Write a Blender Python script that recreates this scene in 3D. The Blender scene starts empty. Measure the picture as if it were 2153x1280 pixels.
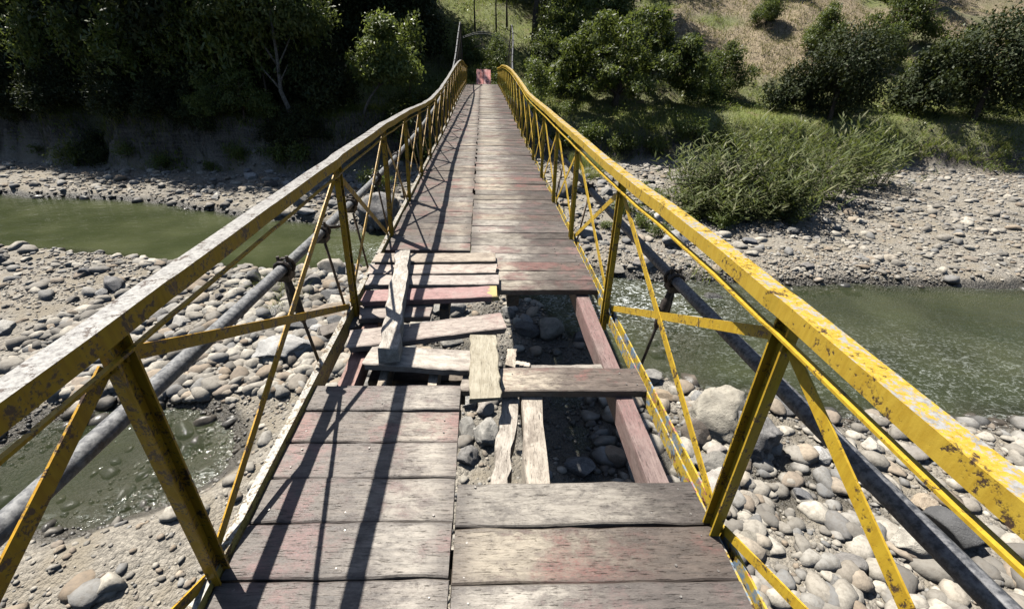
import bpy, math, random
import numpy as np
from mathutils import Vector, Matrix, Quaternion

random.seed(7)
RNG = np.random.default_rng(11)
scene = bpy.context.scene
COL = scene.collection

# ---------------------------------------------------------------- camera
# world: x to the right of the bridge, y along the bridge, z up, deck top at z = 0 (metres)
F_PX, PX0, PY0 = 924.0, 1042.0, 640.0
PITCH, YAW, ROLL = 0.51502, 0.03856, 0.02515
CAM = np.array([-0.0145, 0.0, 1.617])
_fw = np.array([math.sin(YAW)*math.cos(PITCH), math.cos(YAW)*math.cos(PITCH), -math.sin(PITCH)])
_rt = np.array([math.cos(YAW), -math.sin(YAW), 0.0])
_up = np.cross(_rt, _fw)
R_ = math.cos(ROLL)*_rt + math.sin(ROLL)*_up
U_ = -math.sin(ROLL)*_rt + math.cos(ROLL)*_up

cam_data = bpy.data.cameras.new('camera')
cam = bpy.data.objects.new('camera', cam_data)
COL.objects.link(cam)
cam.matrix_world = Matrix(((R_[0], U_[0], -_fw[0], CAM[0]), (R_[1], U_[1], -_fw[1], CAM[1]),
                           (R_[2], U_[2], -_fw[2], CAM[2]), (0, 0, 0, 1)))
cam_data.sensor_fit = 'HORIZONTAL'
cam_data.sensor_width = 36.0
cam_data.lens = F_PX/2153*36.0
cam_data.shift_x = 34.5/2153
cam_data.clip_start = 0.02
cam_data.clip_end = 2000
scene.camera = cam

def at(x, y, z=0.0):
    """photo pixel -> point on the horizontal plane at height z"""
    d = R_*(x-PX0) - U_*(y-PY0) + _fw*F_PX
    return CAM + d*((z-CAM[2])/d[2])

# ---------------------------------------------------------------- world, sun, exposure
SUN = Vector((-0.415, 0.42, 1.0)).normalized()
world = bpy.data.worlds.new('World'); scene.world = world
world.use_nodes = True
wn = world.node_tree.nodes; wl = world.node_tree.links
wn.clear()
sky = wn.new('ShaderNodeTexSky'); sky.sky_type = 'NISHITA'; sky.sun_disc = False
sky.sun_elevation = math.asin(SUN.z)
sky.sun_rotation = math.atan2(SUN.x, SUN.y)
bgn = wn.new('ShaderNodeBackground'); bgn.inputs['Strength'].default_value = 0.05
wo = wn.new('ShaderNodeOutputWorld')
wl.new(sky.outputs[0], bgn.inputs[0]); wl.new(bgn.outputs[0], wo.inputs[0])
sl = bpy.data.lights.new('sun', 'SUN'); sl.energy = 5.0; sl.angle = math.radians(0.53); sl.color = (1.0, 0.955, 0.88)
so = bpy.data.objects.new('sun', sl); COL.objects.link(so)
so.rotation_euler = (-SUN).to_track_quat('-Z', 'Y').to_euler(); so.location = SUN*60
vs = scene.view_settings
vs.view_transform = 'Standard'; vs.look = 'None'; vs.gamma = 1.0; vs.use_curve_mapping = False; vs.exposure = 0.7
scene.cycles.max_bounces = 6; scene.cycles.diffuse_bounces = 0; scene.cycles.glossy_bounces = 2
scene.cycles.transmission_bounces = 3; scene.cycles.transparent_max_bounces = 8
scene.cycles.caustics_reflective = False; scene.cycles.caustics_refractive = False

# ---------------------------------------------------------------- helpers
def tag(o, label=None, cat=None, group=None, kind=None):
    if label: o['label'] = label
    if cat: o['category'] = cat
    if group: o['group'] = group
    if kind: o['kind'] = kind
    return o

def link(name, me, mats=None, parent=None, loc=None, rot=None):
    o = bpy.data.objects.new(name, me); COL.objects.link(o)
    if me is not None and mats is not None and len(me.materials) == 0:
        for m in (mats if isinstance(mats, (list, tuple)) else [mats]): me.materials.append(m)
    if parent is not None: o.parent = parent
    if loc is not None: o.location = [float(c) for c in loc]
    if rot is not None: o.rotation_euler = rot
    return o

def mesh(name, v, f, smooth=False):
    me = bpy.data.meshes.new(name)
    if isinstance(f, np.ndarray):
        v = np.asarray(v, np.float32); nv, nf, k = len(v), len(f), f.shape[1]
        me.vertices.add(nv); me.vertices.foreach_set('co', v.ravel())
        me.loops.add(nf*k); me.loops.foreach_set('vertex_index', f.astype(np.int32).ravel())
        me.polygons.add(nf); me.polygons.foreach_set('loop_start', np.arange(0, nf*k, k, dtype=np.int32))
        me.update(calc_edges=True)
    else:
        me.from_pydata([tuple(map(float, p)) for p in v], [], f)
        me.update()
    if smooth:
        me.polygons.foreach_set('use_smooth', np.ones(len(me.polygons), bool))
    return me

class MB:
    def __init__(s): s.v = []; s.f = []
    def add(s, v, f):
        b = len(s.v); s.v += [tuple(map(float, p)) for p in v]; s.f += [tuple(i+b for i in q) for q in f]; return s
    def box(s, x0, x1, y0, y1, z0, z1):
        return s.add([(x0,y0,z0),(x1,y0,z0),(x1,y1,z0),(x0,y1,z0),(x0,y0,z1),(x1,y0,z1),(x1,y1,z1),(x0,y1,z1)],
                     [(3,2,1,0),(4,5,6,7),(0,1,5,4),(1,2,6,5),(2,3,7,6),(3,0,4,7)])
    def bar(s, a, b, wdir, w, t):
        """flat bar from a to b, width w along wdir, thickness t across"""
        a = Vector(a); b = Vector(b); d = (b-a).normalized(); wv = Vector(wdir); wv = (wv - d*wv.dot(d)).normalized()
        n = d.cross(wv); p = []
        for c in (a, b):
            for sw, st in ((-1,-1),(1,-1),(1,1),(-1,1)): p.append(c + wv*(sw*w/2) + n*(st*t/2))
        return s.add(p, [(3,2,1,0),(4,5,6,7),(0,1,5,4),(1,2,6,5),(2,3,7,6),(3,0,4,7)])
    def tube(s, pts, rad, n=8, cap=True):
        pts = [Vector(p) for p in pts]; m = len(pts)
        if not hasattr(rad, '__len__'): rad = [rad]*m
        rings = []; nrm = None
        for i in range(m):
            d = (pts[min(i+1, m-1)] - pts[max(i-1, 0)]).normalized()
            if nrm is None: nrm = d.orthogonal().normalized()
            else: nrm = (nrm - d*nrm.dot(d)).normalized()
            bi = d.cross(nrm)
            rings.append([pts[i] + (nrm*math.cos(2*math.pi*k/n) + bi*math.sin(2*math.pi*k/n))*rad[i] for k in range(n)])
        v = [p for r in rings for p in r]; f = []
        for i in range(m-1):
            for k in range(n):
                k2 = (k+1) % n; f.append((i*n+k, i*n+k2, (i+1)*n+k2, (i+1)*n+k))
        if cap: f += [tuple(range(n-1, -1, -1)), tuple((m-1)*n+k for k in range(n))]
        return s.add(v, f)
    def sweep(s, pts, prof, closed=True):
        """sweep an (x,z) profile along a polyline running mostly in +y, no twist"""
        n = len(prof); v = []; f = []
        for p in pts:
            for (a, c) in prof: v.append((p[0]+a, p[1], p[2]+c))
        m = len(pts)
        for i in range(m-1):
            for k in range(n if closed else n-1):
                k2 = (k+1) % n; f.append((i*n+k2, i*n+k, (i+1)*n+k, (i+1)*n+k2))
        if closed: f += [tuple(range(n)), tuple((m-1)*n+k for k in range(n-1, -1, -1))]
        return s.add(v, f)
    def build(s, name, mat, parent=None, smooth=False, loc=None, rot=None):
        return link(name, mesh(name, s.v, s.f, smooth), mat, parent, loc, rot)

def empty(name, loc=(0,0,0)):
    o = bpy.data.objects.new(name, None); COL.objects.link(o); o.location = [float(c) for c in loc]; o.empty_display_size = 0.1
    return o

# smooth value noise for terrain and stones
def vnoise(x, y, seed=0):
    x = np.asarray(x, float); y = np.asarray(y, float)
    xi = np.floor(x).astype(np.int64); yi = np.floor(y).astype(np.int64); fx = x-xi; fy = y-yi
    fx = fx*fx*(3-2*fx); fy = fy*fy*(3-2*fy)
    def h(a, b):
        n = (a*374761393 + b*668265263 + seed*1442695041) & 0x7fffffff
        n = ((n ^ (n >> 13))*1274126177) & 0x7fffffff
        return ((n ^ (n >> 16)) & 0xffff)/65535.0
    return (h(xi,yi)*(1-fx)+h(xi+1,yi)*fx)*(1-fy) + (h(xi,yi+1)*(1-fx)+h(xi+1,yi+1)*fx)*fy
def fbm(x, y, seed=0, o=4):
    t = 0; a = .5
    for i in range(o): t = t + a*(vnoise(x*2**i, y*2**i, seed+i*17)-.5)*2; a *= .5
    return t
def sstep(a, b, x):
    t = np.clip((np.asarray(x, float)-a)/(b-a), 0, 1); return t*t*(3-2*t)

# ---------------------------------------------------------------- materials
def newmat(name):
    m = bpy.data.materials.new(name); m.use_nodes = True
    nt = m.node_tree; nt.nodes.clear()
    out = nt.nodes.new('ShaderNodeOutputMaterial'); b = nt.nodes.new('ShaderNodeBsdfPrincipled')
    nt.links.new(b.outputs[0], out.inputs[0])
    return m, nt, b, out
class NT:
    """small node-building helper"""
    def __init__(s, nt): s.t = nt
    def n(s, typ, **kw):
        nd = s.t.nodes.new(typ)
        for k, v in kw.items():
            if k.startswith('i_'):
                nd.inputs[k[2:].replace('_', ' ')].default_value = v
            else: setattr(nd, k, v)
        return nd
    def l(s, a, b): s.t.links.new(a, b)
    def math(s, op, a, b=0.0, c=None, clamp=False):
        nd = s.n('ShaderNodeMath', operation=op, use_clamp=clamp)
        for i, x in enumerate((a, b, c)):
            if x is None: continue
            if isinstance(x, (int, float)): nd.inputs[i].default_value = x
            else: s.l(x, nd.inputs[i])
        return nd.outputs[0]
    def ramp(s, x, a, b, lo=0.0, hi=1.0):
        nd = s.n('ShaderNodeMapRange', interpolation_type='SMOOTHSTEP')
        s.l(x, nd.inputs[0]); nd.inputs[1].default_value = a; nd.inputs[2].default_value = b
        nd.inputs[3].default_value = lo; nd.inputs[4].default_value = hi
        return nd.outputs[0]
    def mix(s, f, a, b, mode='MIX'):
        nd = s.n('ShaderNodeMix', data_type='RGBA', blend_type=mode)
        for i, x in ((0, f), (6, a), (7, b)):
            if isinstance(x, (int, float)): nd.inputs[i].default_value = x
            elif isinstance(x, tuple): nd.inputs[i].default_value = (*x, 1)
            else: s.l(x, nd.inputs[i])
        return nd.outputs[2]
    def noise(s, vec, scale, detail=4, rough=.55, dist=0.0):
        nd = s.n('ShaderNodeTexNoise'); nd.inputs['Scale'].default_value = scale; nd.inputs['Detail'].default_value = detail
        nd.inputs['Roughness'].default_value = rough; nd.inputs['Distortion'].default_value = dist
        if vec is not None: s.l(vec, nd.inputs['Vector'])
        return nd.outputs['Fac']
    def vmul(s, vec, k):
        nd = s.n('ShaderNodeVectorMath', operation='MULTIPLY'); s.l(vec, nd.inputs[0]); nd.inputs[1].default_value = k; return nd.outputs[0]
    def objvec(s, rnd=True):
        tc = s.n('ShaderNodeTexCoord'); oi = s.n('ShaderNodeObjectInfo')
        if not rnd: return tc.outputs['Object'], oi.outputs['Random']
        k = s.math('MULTIPLY', oi.outputs['Random'], 37.0)
        ad = s.n('ShaderNodeVectorMath', operation='ADD'); s.l(tc.outputs['Object'], ad.inputs[0]); s.l(k, ad.inputs[1])
        return ad.outputs[0], oi.outputs['Random']
    def bump(s, h, strength, dist, bsdf):
        nd = s.n('ShaderNodeBump'); nd.inputs['Strength'].default_value = strength; nd.inputs['Distance'].default_value = dist
        s.l(h, nd.inputs['Height']); s.l(nd.outputs[0], bsdf.inputs['Normal'])

def wood_mat(name, pale, mid, dark, paint=(0.40,0.16,0.145), paint_amt=0.5, outer=0, yellow_tip=None, rough=.62, crack=1.0):
    """weathered board, grain along local x: bleached wood, dark stains, hairline cracks, scuffs and what is left of red paint"""
    m, nt, b, out = newmat(name); N = NT(nt)
    v, rnd = N.objvec()
    grain = N.noise(N.vmul(v, (2.4, 14.0, 14.0)), 3.6, 7, .70, .6)
    fine = N.noise(N.vmul(v, (5.5, 62.0, 62.0)), 3.2, 6, .76, .35)
    mott = N.noise(N.vmul(v, (1.0, 1.5, 1.5)), 9.5, 9, .78, .4)
    blot = N.noise(v, 3.0, 5, .62)
    blot2 = N.noise(v, 1.5, 3, .5)
    speck = N.noise(N.vmul(v, (1.0, 1.7, 1.7)), 75.0, 4, .75)
    c = N.mix(N.ramp(grain, .36, .62), mid, pale)
    c = N.mix(N.ramp(mott, .46, .64, 0, .62), c, dark)
    c = N.mix(N.ramp(blot, .50, .70, 0, .55), c, dark)
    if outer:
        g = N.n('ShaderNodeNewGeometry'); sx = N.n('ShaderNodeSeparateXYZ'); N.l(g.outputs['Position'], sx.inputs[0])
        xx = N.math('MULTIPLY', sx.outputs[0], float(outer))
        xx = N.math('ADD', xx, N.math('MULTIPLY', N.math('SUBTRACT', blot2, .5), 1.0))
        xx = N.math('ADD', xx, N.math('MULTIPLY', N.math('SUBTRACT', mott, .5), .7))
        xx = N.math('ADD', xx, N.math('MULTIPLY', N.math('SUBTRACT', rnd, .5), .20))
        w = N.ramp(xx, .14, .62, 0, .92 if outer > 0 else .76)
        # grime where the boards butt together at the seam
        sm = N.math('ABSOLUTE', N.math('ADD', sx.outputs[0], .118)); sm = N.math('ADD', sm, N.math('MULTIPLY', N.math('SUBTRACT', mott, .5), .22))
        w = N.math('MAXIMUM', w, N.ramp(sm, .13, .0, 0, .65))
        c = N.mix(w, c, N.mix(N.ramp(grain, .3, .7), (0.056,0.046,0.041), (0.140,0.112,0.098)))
        pm = N.ramp(N.math('ADD', blot, N.math('MULTIPLY', N.math('SUBTRACT', mott, .5), .5)), .49, .64)
        pm = N.math('MULTIPLY', pm, N.ramp(N.math('ADD', blot2, N.math('MULTIPLY', N.math('SUBTRACT', rnd, .5), .34)), .37, .58))
    else:
        pm = N.ramp(N.math('ADD', blot2, N.math('MULTIPLY', N.math('SUBTRACT', mott, .5), .4)), .72-paint_amt*.5, .86-paint_amt*.5)
    pm = N.math('MULTIPLY', pm, N.ramp(fine, .36, .62, .15, 1)); pm = N.math('MULTIPLY', pm, N.ramp(speck, .34, .58, .30, 1))
    c = N.mix(N.math('MULTIPLY', pm, min(1.0, .30+paint_amt*.7)), c, paint)
    if yellow_tip is not None:
        tc = N.n('ShaderNodeTexCoord'); sp = N.n('ShaderNodeSeparateXYZ'); N.l(tc.outputs['Object'], sp.inputs[0])
        ym = N.ramp(N.math('ADD', sp.outputs[0], N.math('MULTIPLY', N.math('SUBTRACT', N.noise(v, 14, 5, .7), .5), .16)), yellow_tip, yellow_tip+.012)
        c = N.mix(N.math('MULTIPLY', ym, .9), c, (0.62,0.47,0.10))
    # grime along the long edges of the board
    tc2 = N.n('ShaderNodeTexCoord'); s2 = N.n('ShaderNodeSeparateXYZ'); N.l(tc2.outputs['Object'], s2.inputs[0])
    ed = N.math('ADD', N.math('ABSOLUTE', s2.outputs[1]), N.math('MULTIPLY', N.math('SUBTRACT', mott, .5), .07))
    c = N.mix(N.ramp(ed, .070, .108, 0, .62), c, dark)
    crk = N.ramp(fine, .31, .42)
    if crack > 0:
        c = N.mix(N.math('MULTIPLY', N.math('SUBTRACT', 1.0, crk), .74*crack), c, (0.022,0.017,0.014))
        c = N.mix(N.math('MULTIPLY', N.ramp(speck, .60, .72), .6*crack), c, (0.045,0.034,0.028))
    sc = N.ramp(N.noise(N.vmul(v, (9.0, 21.0, 5.0)), 4.5, 8, .78, 1.4), .60, .72)
    c = N.mix(N.math('MULTIPLY', sc, .45), c, (0.60,0.54,0.46))
    val = N.n('ShaderNodeHueSaturation'); N.l(c, val.inputs['Color']); N.l(N.ramp(rnd, 0, 1, .74, 1.16), val.inputs['Value']); N.l(N.ramp(N.math('FRACT', N.math('MULTIPLY', rnd, 5.7)), 0, 1, .80, 1.18), val.inputs['Saturation'])
    N.l(val.outputs[0], b.inputs['Base Color'])
    N.l(N.ramp(grain, .3, .7, rough-.10, rough+.10), b.inputs['Roughness'])
    b.inputs['Specular IOR Level'].default_value = .45
    hgt = N.math('ADD', N.math('MULTIPLY', grain, .6), N.math('ADD', N.math('MULTIPLY', crk, .6), N.math('ADD', N.math('MULTIPLY', fine, .4), N.math('MULTIPLY', speck, .15))))
    N.bump(hgt, .75, .007, b)
    return m

M = {}
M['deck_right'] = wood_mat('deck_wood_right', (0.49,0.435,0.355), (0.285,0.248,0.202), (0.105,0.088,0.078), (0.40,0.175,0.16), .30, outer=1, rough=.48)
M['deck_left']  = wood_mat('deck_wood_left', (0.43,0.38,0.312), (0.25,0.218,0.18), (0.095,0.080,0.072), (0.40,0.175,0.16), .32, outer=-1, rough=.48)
M['loose_grey'] = wood_mat('loose_wood_grey', (0.52,0.455,0.375), (0.345,0.295,0.24), (0.175,0.14,0.118), paint_amt=.05)
M['loose_pink'] = wood_mat('loose_wood_pink', (0.50,0.42,0.355), (0.33,0.27,0.23), (0.175,0.135,0.118), (0.48,0.225,0.20), .42)
M['loose_red']  = wood_mat('loose_wood_red', (0.46,0.33,0.29), (0.34,0.215,0.19), (0.20,0.12,0.11), (0.50,0.19,0.175), .85, yellow_tip=.425)
M['slab_pale']  = wood_mat('slab_pale', (0.62,0.555,0.41), (0.47,0.41,0.285), (0.33,0.275,0.18), paint_amt=-.3, rough=.8, crack=.55)
M['timber']     = wood_mat('old_timber', (0.52,0.465,0.39), (0.335,0.295,0.24), (0.16,0.13,0.105), paint_amt=-.3, rough=.8)
M['stringer']   = wood_mat('stringer_red', (0.37,0.25,0.215), (0.25,0.155,0.135), (0.13,0.085,0.075), (0.38,0.155,0.14), .62)
M['stringer_old'] = wood_mat('stringer_old', (0.56,0.49,0.40), (0.37,0.315,0.25), (0.14,0.11,0.085), (0.44,0.19,0.175), .12, rough=.8, crack=1.2)
M['beam_dark']  = wood_mat('under_beam', (0.22,0.19,0.16), (0.13,0.11,0.09), (0.07,0.055,0.045), paint_amt=-.3, rough=.8)

def paint_mat(name, base, base2, wear, rust=(0.045,0.030,0.022), bare=(0.34,0.33,0.31), top=0.0, blue=0.0):
    """chipped enamel on steel; 'top' = how far the upper faces are rubbed bare"""
    m, nt, b, out = newmat(name); N = NT(nt)
    g = N.n('ShaderNodeNewGeometry'); pos = g.outputs['Position']
    n1 = N.noise(pos, 15.0, 8, .72, .4); n2 = N.noise(pos, 80.0, 5, .72); n3 = N.noise(N.vmul(pos, (40,40,6)), 1.6, 4, .6)
    c = N.mix(N.ramp(n3, .3, .7), base, base2)
    if blue:
        c = N.mix(N.ramp(N.noise(pos, 13.0, 5, .65), .54-blue*.06, .60), c, (0.19,0.27,0.36))
        c = N.mix(N.ramp(N.noise(pos, 17.0, 5, .7, .5), .60, .65), c, (0.42,0.39,0.34))
        c = N.mix(N.ramp(N.noise(N.vmul(pos, (1,.7,1)), 15.0, 5, .7, .9), .60, .64), c, (0.45,0.16,0.15))
    sp = N.n('ShaderNodeSeparateXYZ'); N.l(g.outputs['Normal'], sp.inputs[0])
    tp = N.math('MULTIPLY', N.ramp(sp.outputs[2], .6, .9), top)
    wv = N.math('ADD', N.math('MULTIPLY', n1, .62), N.math('MULTIPLY', n2, .38))
    bm = N.ramp(N.math('ADD', wv, N.math('MULTIPLY', tp, .30)), .585, .64)
    bc = N.mix(N.ramp(n2, .35, .65), (0.20,0.19,0.18), bare)
    c = N.mix(N.math('MULTIPLY', bm, N.ramp(tp, 0, .2)), c, bc)
    rm = N.ramp(N.math('SUBTRACT', 1.0, wv), .66-wear*.15, .70-wear*.13)
    c = N.mix(rm, c, N.mix(n2, rust, (0.10,0.055,0.03)))
    N.l(c, b.inputs['Base Color'])
    N.l(N.ramp(n1, .3, .7, .38, .6), b.inputs['Roughness'])
    N.bump(N.math('ADD', wv, N.math('MULTIPLY', rm, -.5)), .35, .004, b)
    return m
M['yellow'] = paint_mat('yellow_paint', (0.64,0.43,0.035), (0.52,0.32,0.022), .85)
M['yellow_l'] = paint_mat('yellow_paint_left', (0.66,0.38,0.025), (0.52,0.27,0.018), 1.0)
M['rail_l'] = paint_mat('rail_left_paint', (0.68,0.40,0.028), (0.54,0.29,0.02), .9, top=1.0, bare=(0.40,0.385,0.355))
M['rail_r'] = paint_mat('rail_right_paint', (0.60,0.41,0.05), (0.49,0.31,0.03), .80, top=.30, bare=(0.40,0.39,0.37))
M['edge_l'] = paint_mat('edge_left_paint', (0.62,0.46,0.13), (0.46,0.32,0.08), 1.0, top=.5, bare=(0.5,0.47,0.4))
M['edge_r'] = paint_mat('edge_right_paint', (0.62,0.44,0.05), (0.5,0.33,0.03), .9, blue=1.0)

def plain(name, c1, c2, scale=20, rough=.7, metal=0.0, bump=.3, bd=.01, detail=6):
    m, nt, b, out = newmat(name); N = NT(nt); v, rnd = N.objvec()
    n = N.noise(v, scale, detail, .65)
    N.l(N.mix(N.ramp(n, .35, .65), c1, c2), b.inputs['Base Color'])
    b.inputs['Roughness'].default_value = rough; b.inputs['Metallic'].default_value = metal
    if bump: N.bump(n, bump, bd, b)
    return m
M['cable'] = plain('cable_grey', (0.09,0.093,0.10), (0.27,0.27,0.265), 55, .6, 0, .5, .004)
M['steel_dark'] = plain('steel_dark', (0.028,0.024,0.022), (0.075,0.06,0.05), 40, .65, .3, .5, .004)
M['rod'] = plain('rusty_rod', (0.09,0.055,0.035), (0.20,0.14,0.085), 60, .6, .2)
M['nail'] = plain('nail_steel', (0.13,0.11,0.10), (0.40,0.38,0.35), 90, .45, .4, 0)
M['cable_dark'] = plain('cable_dark', (0.045,0.048,0.055), (0.20,0.20,0.205), 55, .5, 0, .5, .004)
M['red_board'] = wood_mat('red_board', (0.60,0.37,0.34), (0.52,0.26,0.235), (0.42,0.12,0.11), (0.50,0.085,0.08), .55, crack=.2)
M['bark'] = plain('bark', (0.055,0.042,0.03), (0.15,0.12,0.09), 14, .85, 0, .8, .03)
M['bark_pale'] = plain('bark_pale', (0.14,0.115,0.09), (0.30,0.265,0.22), 12, .8, 0, .6, .03)

def wet_and_shade(N, pos):
    """1 low by the river: wet edge, plus shade painted in under the deck hole; 0 on the dry bars"""
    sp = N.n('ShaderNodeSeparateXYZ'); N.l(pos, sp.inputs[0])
    return N.ramp(N.math('ADD', sp.outputs[2], N.math('MULTIPLY', N.noise(pos, 2.5, 4, .6), .10)), -4.20, -4.09, 1, 0)  # reaches above the wet edge to paint deeper shade below the deck hole
def rock_mat(name, a, b_, c_, tint):
    m, nt, b, out = newmat(name); N = NT(nt); v, rnd = N.objvec()
    n = N.noise(v, 2.2, 7, .62, .3); n2 = N.noise(v, 11, 5, .7); n3 = N.noise(v, 45, 3, .6)
    c = N.mix(N.ramp(n, .35, .65), a, b_)
    c = N.mix(N.ramp(n2, .52, .66, 0, .6), c, c_)
    r3 = N.math('FRACT', N.math('MULTIPLY', rnd, 13.7))
    c = N.mix(N.ramp(r3, .62, .9, 0, .55), c, (0.33,0.235,0.15)); c = N.mix(N.ramp(r3, .30, .05, 0, .6), c, (0.17,0.175,0.185))
    hs = N.n('ShaderNodeHueSaturation'); N.l(c, hs.inputs['Color'])
    N.l(N.ramp(rnd, 0, 1, .60, 1.22), hs.inputs['Value'])
    r2 = N.math('FRACT', N.math('MULTIPLY', rnd, 7.31)); N.l(N.ramp(r2, 0, 1, .35, 1.25), hs.inputs['Saturation'])
    g = N.n('ShaderNodeNewGeometry'); wet = wet_and_shade(N, g.outputs['Position'])  # wet edge and painted shade under the deck hole, both in the colour
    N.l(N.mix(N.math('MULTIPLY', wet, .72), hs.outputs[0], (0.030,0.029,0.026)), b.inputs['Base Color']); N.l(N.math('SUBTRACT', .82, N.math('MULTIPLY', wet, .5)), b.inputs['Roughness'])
    N.bump(N.math('ADD', N.math('MULTIPLY', n2, .6), N.math('ADD', n, N.math('MULTIPLY', n3, .25))), .7, .05, b)
    return m
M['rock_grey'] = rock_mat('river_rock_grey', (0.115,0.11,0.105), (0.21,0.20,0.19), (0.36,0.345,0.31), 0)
M['rock'] = rock_mat('river_rock', (0.34,0.315,0.27), (0.52,0.485,0.415), (0.20,0.18,0.155), 0)

def stone_stuff_mat():
    """loose stones in one mesh: colour varies from stone to stone through a vertex attribute"""
    m, nt, b, out = newmat('loose_stone'); N = NT(nt)
    at_ = N.n('ShaderNodeAttribute'); at_.attribute_name = 'tone'
    g = N.n('ShaderNodeNewGeometry'); n = N.noise(g.outputs['Position'], 16, 5, .65); r = at_.outputs['Fac']
    c = N.mix(r, (0.17,0.158,0.14), (0.54,0.495,0.415))
    c = N.mix(N.ramp(N.math('FRACT', N.math('MULTIPLY', r, 9.7)), .55, .95, 0, .6), c, (0.20,0.21,0.22))
    c = N.mix(N.ramp(N.math('FRACT', N.math('MULTIPLY', r, 23.1)), .70, .95, 0, .6), c, (0.33,0.24,0.155))
    c = N.mix(N.ramp(n, .4, .68, 0, .5), c, (0.15,0.13,0.105))
    wet = wet_and_shade(N, g.outputs['Position'])  # darkens wet stones and paints in shade below the hole
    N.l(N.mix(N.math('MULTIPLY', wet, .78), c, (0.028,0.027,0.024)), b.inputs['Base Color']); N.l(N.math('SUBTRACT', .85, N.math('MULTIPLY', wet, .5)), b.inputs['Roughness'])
    N.bump(n, .5, .02, b)
    return m
M['stones'] = stone_stuff_mat()

def ground_mat():
    m, nt, b, out = newmat('ground'); N = NT(nt)
    g = N.n('ShaderNodeNewGeometry'); pos = g.outputs['Position']
    a = N.n('ShaderNodeAttribute'); a.attribute_name = 'zone'
    sp = N.n('ShaderNodeSeparateColor'); N.l(a.outputs['Color'], sp.inputs[0])
    grass, dry, earth = sp.outputs[0], sp.outputs[1], sp.outputs[2]
    vo = N.n('ShaderNodeTexVoronoi'); vo.inputs['Scale'].default_value = 17; N.l(pos, vo.inputs['Vector'])
    vo2 = N.n('ShaderNodeTexVoronoi'); vo2.inputs['Scale'].default_value = 42; N.l(pos, vo2.inputs['Vector'])
    n1 = N.noise(pos, 1.1, 6, .6); n2 = N.noise(pos, 9, 6, .7); n3 = N.noise(pos, .35, 4, .6)
    pc = N.n('ShaderNodeSeparateColor'); N.l(vo.outputs['Color'], pc.inputs[0])
    pc2 = N.n('ShaderNodeSeparateColor'); N.l(vo2.outputs['Color'], pc2.inputs[0])
    tone = N.math('ADD', N.math('MULTIPLY', pc.outputs[0], .5), N.math('MULTIPLY', pc2.outputs[0], .5))
    gr = N.mix(tone, (0.13,0.118,0.10), (0.42,0.38,0.315))
    gr = N.mix(N.ramp(n1, .45, .62), gr, (0.27,0.235,0.18))
    sz = N.n('ShaderNodeSeparateXYZ'); N.l(pos, sz.inputs[0])
    st = N.noise(N.vmul(pos, (.35, .35, 5.0)), 1.6, 5, .65, .3)
    ea = N.mix(N.ramp(N.math('ADD', N.math('MULTIPLY', n2, .5), N.math('MULTIPLY', st, .5)), .38, .60), (0.060,0.050,0.040), (0.21,0.185,0.15))
    gs = N.mix(N.ramp(n2, .3, .7), (0.085,0.105,0.026), (0.22,0.25,0.065))
    gs = N.mix(N.ramp(n1, .5, .72), gs, (0.17,0.14,0.065))
    dy = N.mix(N.ramp(n2, .38, .62), (0.17,0.125,0.08), (0.42,0.345,0.225))
    dy = N.mix(N.ramp(n3, .55, .7, 0, .5), dy, (0.15,0.16,0.05))
    c = N.mix(earth, gr, ea); c = N.mix(grass, c, gs); c = N.mix(dry, c, dy)
    wet = wet_and_shade(N, pos)  # wet gravel by the river, painted shade beneath the deck hole
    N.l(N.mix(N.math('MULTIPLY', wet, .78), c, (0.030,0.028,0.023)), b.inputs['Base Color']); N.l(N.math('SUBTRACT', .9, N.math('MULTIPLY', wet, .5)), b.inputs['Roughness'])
    h = N.math('ADD', N.math('MULTIPLY', vo.outputs['Distance'], -.8), N.math('ADD', N.math('MULTIPLY', vo2.outputs['Distance'], -.4), n2))
    N.bump(h, .8, .05, b)
    return m
M['ground'] = ground_mat()

def water_mat():
    m, nt, b, out = newmat('river_water'); N = NT(nt)
    g = N.n('ShaderNodeNewGeometry'); pos = g.outputs['Position']
    w1 = N.noise(N.vmul(pos, (1.0, 1.9, 1)), 1.7, 4, .6, .8); w2 = N.noise(N.vmul(pos, (1.0, 2.2, 1)), 7.0, 4, .6, .5)
    at_ = N.n('ShaderNodeAttribute'); at_.attribute_name = 'rapid'; rp = at_.outputs['Fac']
    big = N.noise(pos, .5, 3, .5)
    c = N.mix(N.ramp(big, .35, .7), (0.046,0.056,0.024), (0.078,0.088,0.042))
    fo = N.noise(N.vmul(pos, (1.0, 1.7, 1)), 5.5, 7, .72, 1.6)
    fm = N.math('MULTIPLY', rp, N.ramp(fo, .50, .62))
    c = N.mix(fm, c, (0.62,0.65,0.64))
    N.l(c, b.inputs['Base Color']); b.inputs['IOR'].default_value = 1.33
    N.l(N.math('ADD', .06, N.math('MULTIPLY', fm, .5)), b.inputs['Roughness'])
    dp = N.n('ShaderNodeAttribute'); dp.attribute_name = 'depth'
    al = N.math('ADD', N.ramp(dp.outputs['Fac'], 0, .55, .30, .93), fm, clamp=True)
    N.l(al, b.inputs['Alpha'])
    h = N.math('ADD', w1, N.math('MULTIPLY', w2, N.math('ADD', .13, N.math('MULTIPLY', rp, 1.0))))
    N.bump(h, .42, .09, b)
    return m
M['water'] = water_mat()

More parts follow.
